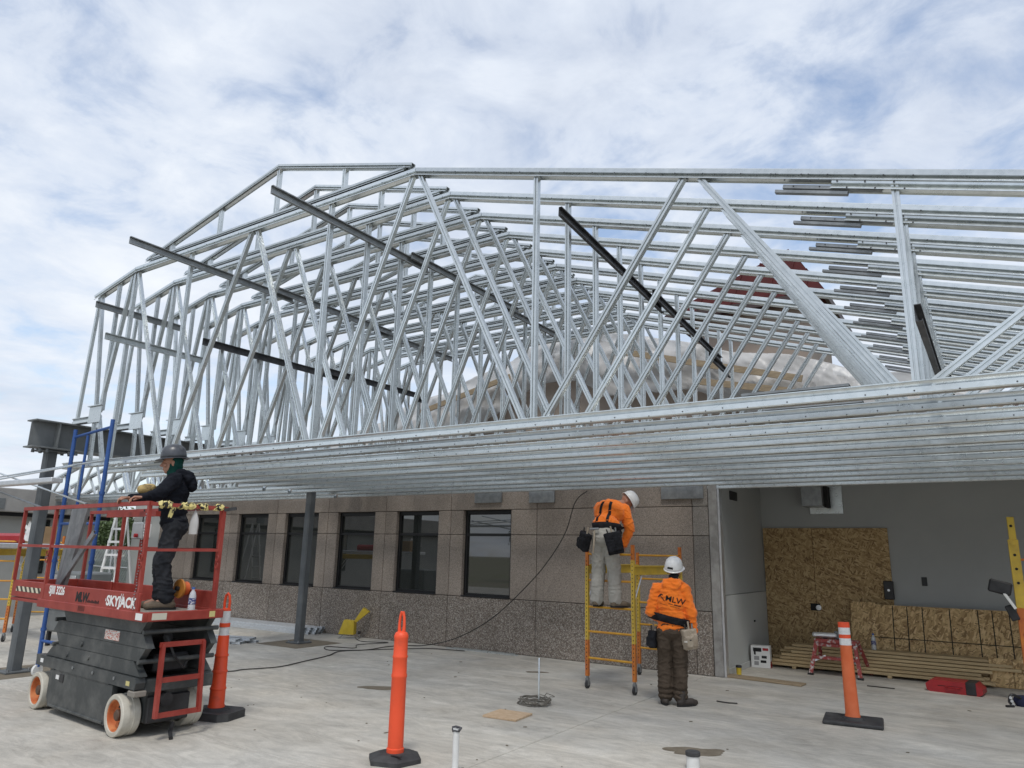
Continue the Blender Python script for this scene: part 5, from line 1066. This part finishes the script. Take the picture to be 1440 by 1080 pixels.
pouch(PA, W2(-4.245, 8.975, 1.895), (.20, .10, .28), RX(.35, 'Z') @ RX(-.22, 'Y'), blackc, 3, -1)
bvA = BVHTree.FromPolygons([v.co.copy() for v in HA.data.vertices], [tuple(p.vertices) for p in HA.data.polygons])
for a, b_ in (((-.09, -.05), (-.065, .33)), ((.075, -.05), (.055, .33))):    # braces over the back
    q = []; nn = V((0, -1, .9)).normalized()
    for k in range(15):
        t = k/14; base = waist+ty*(a[1]+(b_[1]-a[1])*t)+tx*(a[0]+(b_[0]-a[0])*t)
        for s_ in (-1, 1):
            p = base+tx*s_*.019+nn*.5; h = bvA.ray_cast(p, -nn); q.append((h[0]+nn*.006) if h[0] is not None else base)
    o = MB().add(q, [(2*k, 2*k+1, 2*k+3, 2*k+2) for k in range(14)]).build('brace_strap', blackc, PA); o.modifiers.new('s', 'SOLIDIFY').thickness = .004
HM = link('hammer', None, PA); MB().tube([W2(-4.515, 8.93, 2.06), W2(-4.53, 8.92, 1.76)], .013, 8).build('handle', leather, HM); MB().tube([W2(-4.58, 8.93, 2.08), W2(-4.45, 8.93, 2.085)], .014, 8).build('hammer_head', galvd, HM)
# ---------- man on the lift, facing along -u; person frame x right, y forward
PCo = lw(-.42, .44, 1.101); PC = thing('person', 'man in black hoodie and dark hard hat standing on the lift deck', 'person', PCo); PC.matrix_world = Matrix.Translation(PCo) @ frame2((0, 0, 0), (-.60, -.80))
# facing -u: local x (right) = +v side
JC = dict(hipL=V((-.08, -.02, .84)), hipR=V((.08, -.02, .84)), kneeL=V((-.09, .05, .46)), kneeR=V((.10, .08, .46)), ankL=V((-.09, -.02, .09)), ankR=V((.11, .05, .09)), shL=V((-.17, .03, 1.30)), shR=V((.17, .06, 1.30)), elL=V((-.27, .25, 1.17)), elR=V((.20, .28, 1.12)), wrL=V((-.36, .46, 1.075)), wrR=V((.10, .47, 1.10)), neck=V((0, .05, 1.37)), head=V((0, .085, 1.495)))
MC = PC.matrix_world.inverted(); JC['wrL'] = MC @ lw(-.30, .03, 2.20); JC['wrR'] = MC @ lw(-.58, .03, 2.20)
for s_ in 'LR': JC['el'+s_] = (JC['sh'+s_]+JC['wr'+s_])/2+V((-.05 if s_ == 'L' else .05, 0, -.07))
def bodyC(mb):
    J = JC; headprims(mb, J['head'], (0, 1, -.12), (0, .12, 1)); capsule(mb, J['neck']-V((0, .02, .05)), .055, J['head']-V((0, .01, .05)), .055); ellip(mb, (0, .03, 1.15), (.15, .10, .19)); ellip(mb, (0, -.01, .92), (.13, .09, .13)); capsule(mb, J['shL'], .045, J['shR'], .045)
    for s_ in 'LR':
        capsule(mb, J['sh'+s_], .045, J['el'+s_], .036); capsule(mb, J['el'+s_], .036, J['wr'+s_], .026); capsule(mb, J['hip'+s_], .072, J['knee'+s_], .048); capsule(mb, J['knee'+s_], .048, J['ank'+s_], .034); capsule(mb, J['ank'+s_], .034, J['ank'+s_]+V((0, .12, -.045)), .028)
    hand(mb, J['wrL'], Vector((J['wrL'].x-J['elL'].x, J['wrL'].y-J['elL'].y, 0)), (0, .1, -1), (1, .2, 0), .75); hand(mb, J['wrR'], Vector((J['wrR'].x-J['elR'].x, J['wrR'].y-J['elR'].y, 0)), (0, .1, -1), (-1, .2, 0), .7)
organic('body', bodyC, skin, PC, .006, 2)
def hoodC(mb):
    J = JC; ellip(mb, (0, .03, 1.16), (.19, .14, .19)); ellip(mb, (0, .02, 1.0), (.175, .135, .16)); ellip(mb, (0, .0, .88), (.165, .13, .09)); capsule(mb, J['shL']+V((.03, 0, 0)), .072, J['shR']-V((.03, 0, 0)), .072); ellip(mb, (0, .02, 1.35), (.10, .085, .05))
    for s_ in 'LR': capsule(mb, J['sh'+s_], .076, J['el'+s_], .064); capsule(mb, J['el'+s_], .062, J['wr'+s_]+(J['el'+s_]-J['wr'+s_])*.1, .045)
    ellip(mb, (0, -.085, 1.335), (.11, .07, .075)); ellip(mb, (0, -.13, 1.27), (.085, .05, .07)); capsule(mb, (-.08, .0, 1.385), .04, (-.05, -.09, 1.37), .045); capsule(mb, (.08, .0, 1.385), .04, (.05, -.09, 1.37), .045)
organic('hoodie', hoodC, bhood, PC, .009, 5, .011, 9., 3.3, stretch=(.8, .8, 1.5))
def trC(mb):
    J = JC; ellip(mb, (0, -.01, .87), (.155, .125, .13)); ellip(mb, (0, -.05, .82), (.14, .10, .10))
    for s_ in 'LR':
        capsule(mb, J['hip'+s_], .093, J['knee'+s_], .080); capsule(mb, J['knee'+s_], .078, J['ank'+s_]+V((0, -.005, .02)), .070)
        for z in (.05, .10): ellip(mb, J['ank'+s_]+V((0, -.005, z-.02)), (.076, .082, .03))
organic('trousers', trC, darkp, PC, .009, 4, .011, 9., 6.1, stretch=(.8, .8, 1.3))
shoe('boot', (-.09, -.08, 0), (-.05, 1, 0), boot, PC); shoe('boot', (.11, -.01, 0), (.15, 1, 0), boot, PC)
def gai(mb): capsule(mb, (0, .055, 1.38), .074, (0, .055, 1.46), .078); ellip(mb, (0, .045, 1.47), (.086, .062, .085)); ellip(mb, (0, .05, 1.52), (.084, .075, .05)); ellip(mb, (0, .10, 1.405), (.05, .045, .028))
organic('neck_gaiter', gai, green, PC, .007, 3, .003, 14, 1.)
hardhat(PC, JC['head']+V((0, -.004, .046)), (0, 1, -.10), (0, .10, 1), hatb, full=True)
def gl(mb): capsule(mb, V((.02, .26, 1.22)), .045, V((.0, .34, 1.20)), .05, 10); ellip(mb, (.02, .30, 1.23), (.05, .07, .03))
organic('work_glove', gl, mat('yellow_leather', (.45, .33, .13), .8, 0, (.2, .14, .06), 18, 4, .5, .6), PC, .008, 3, .004, 14)
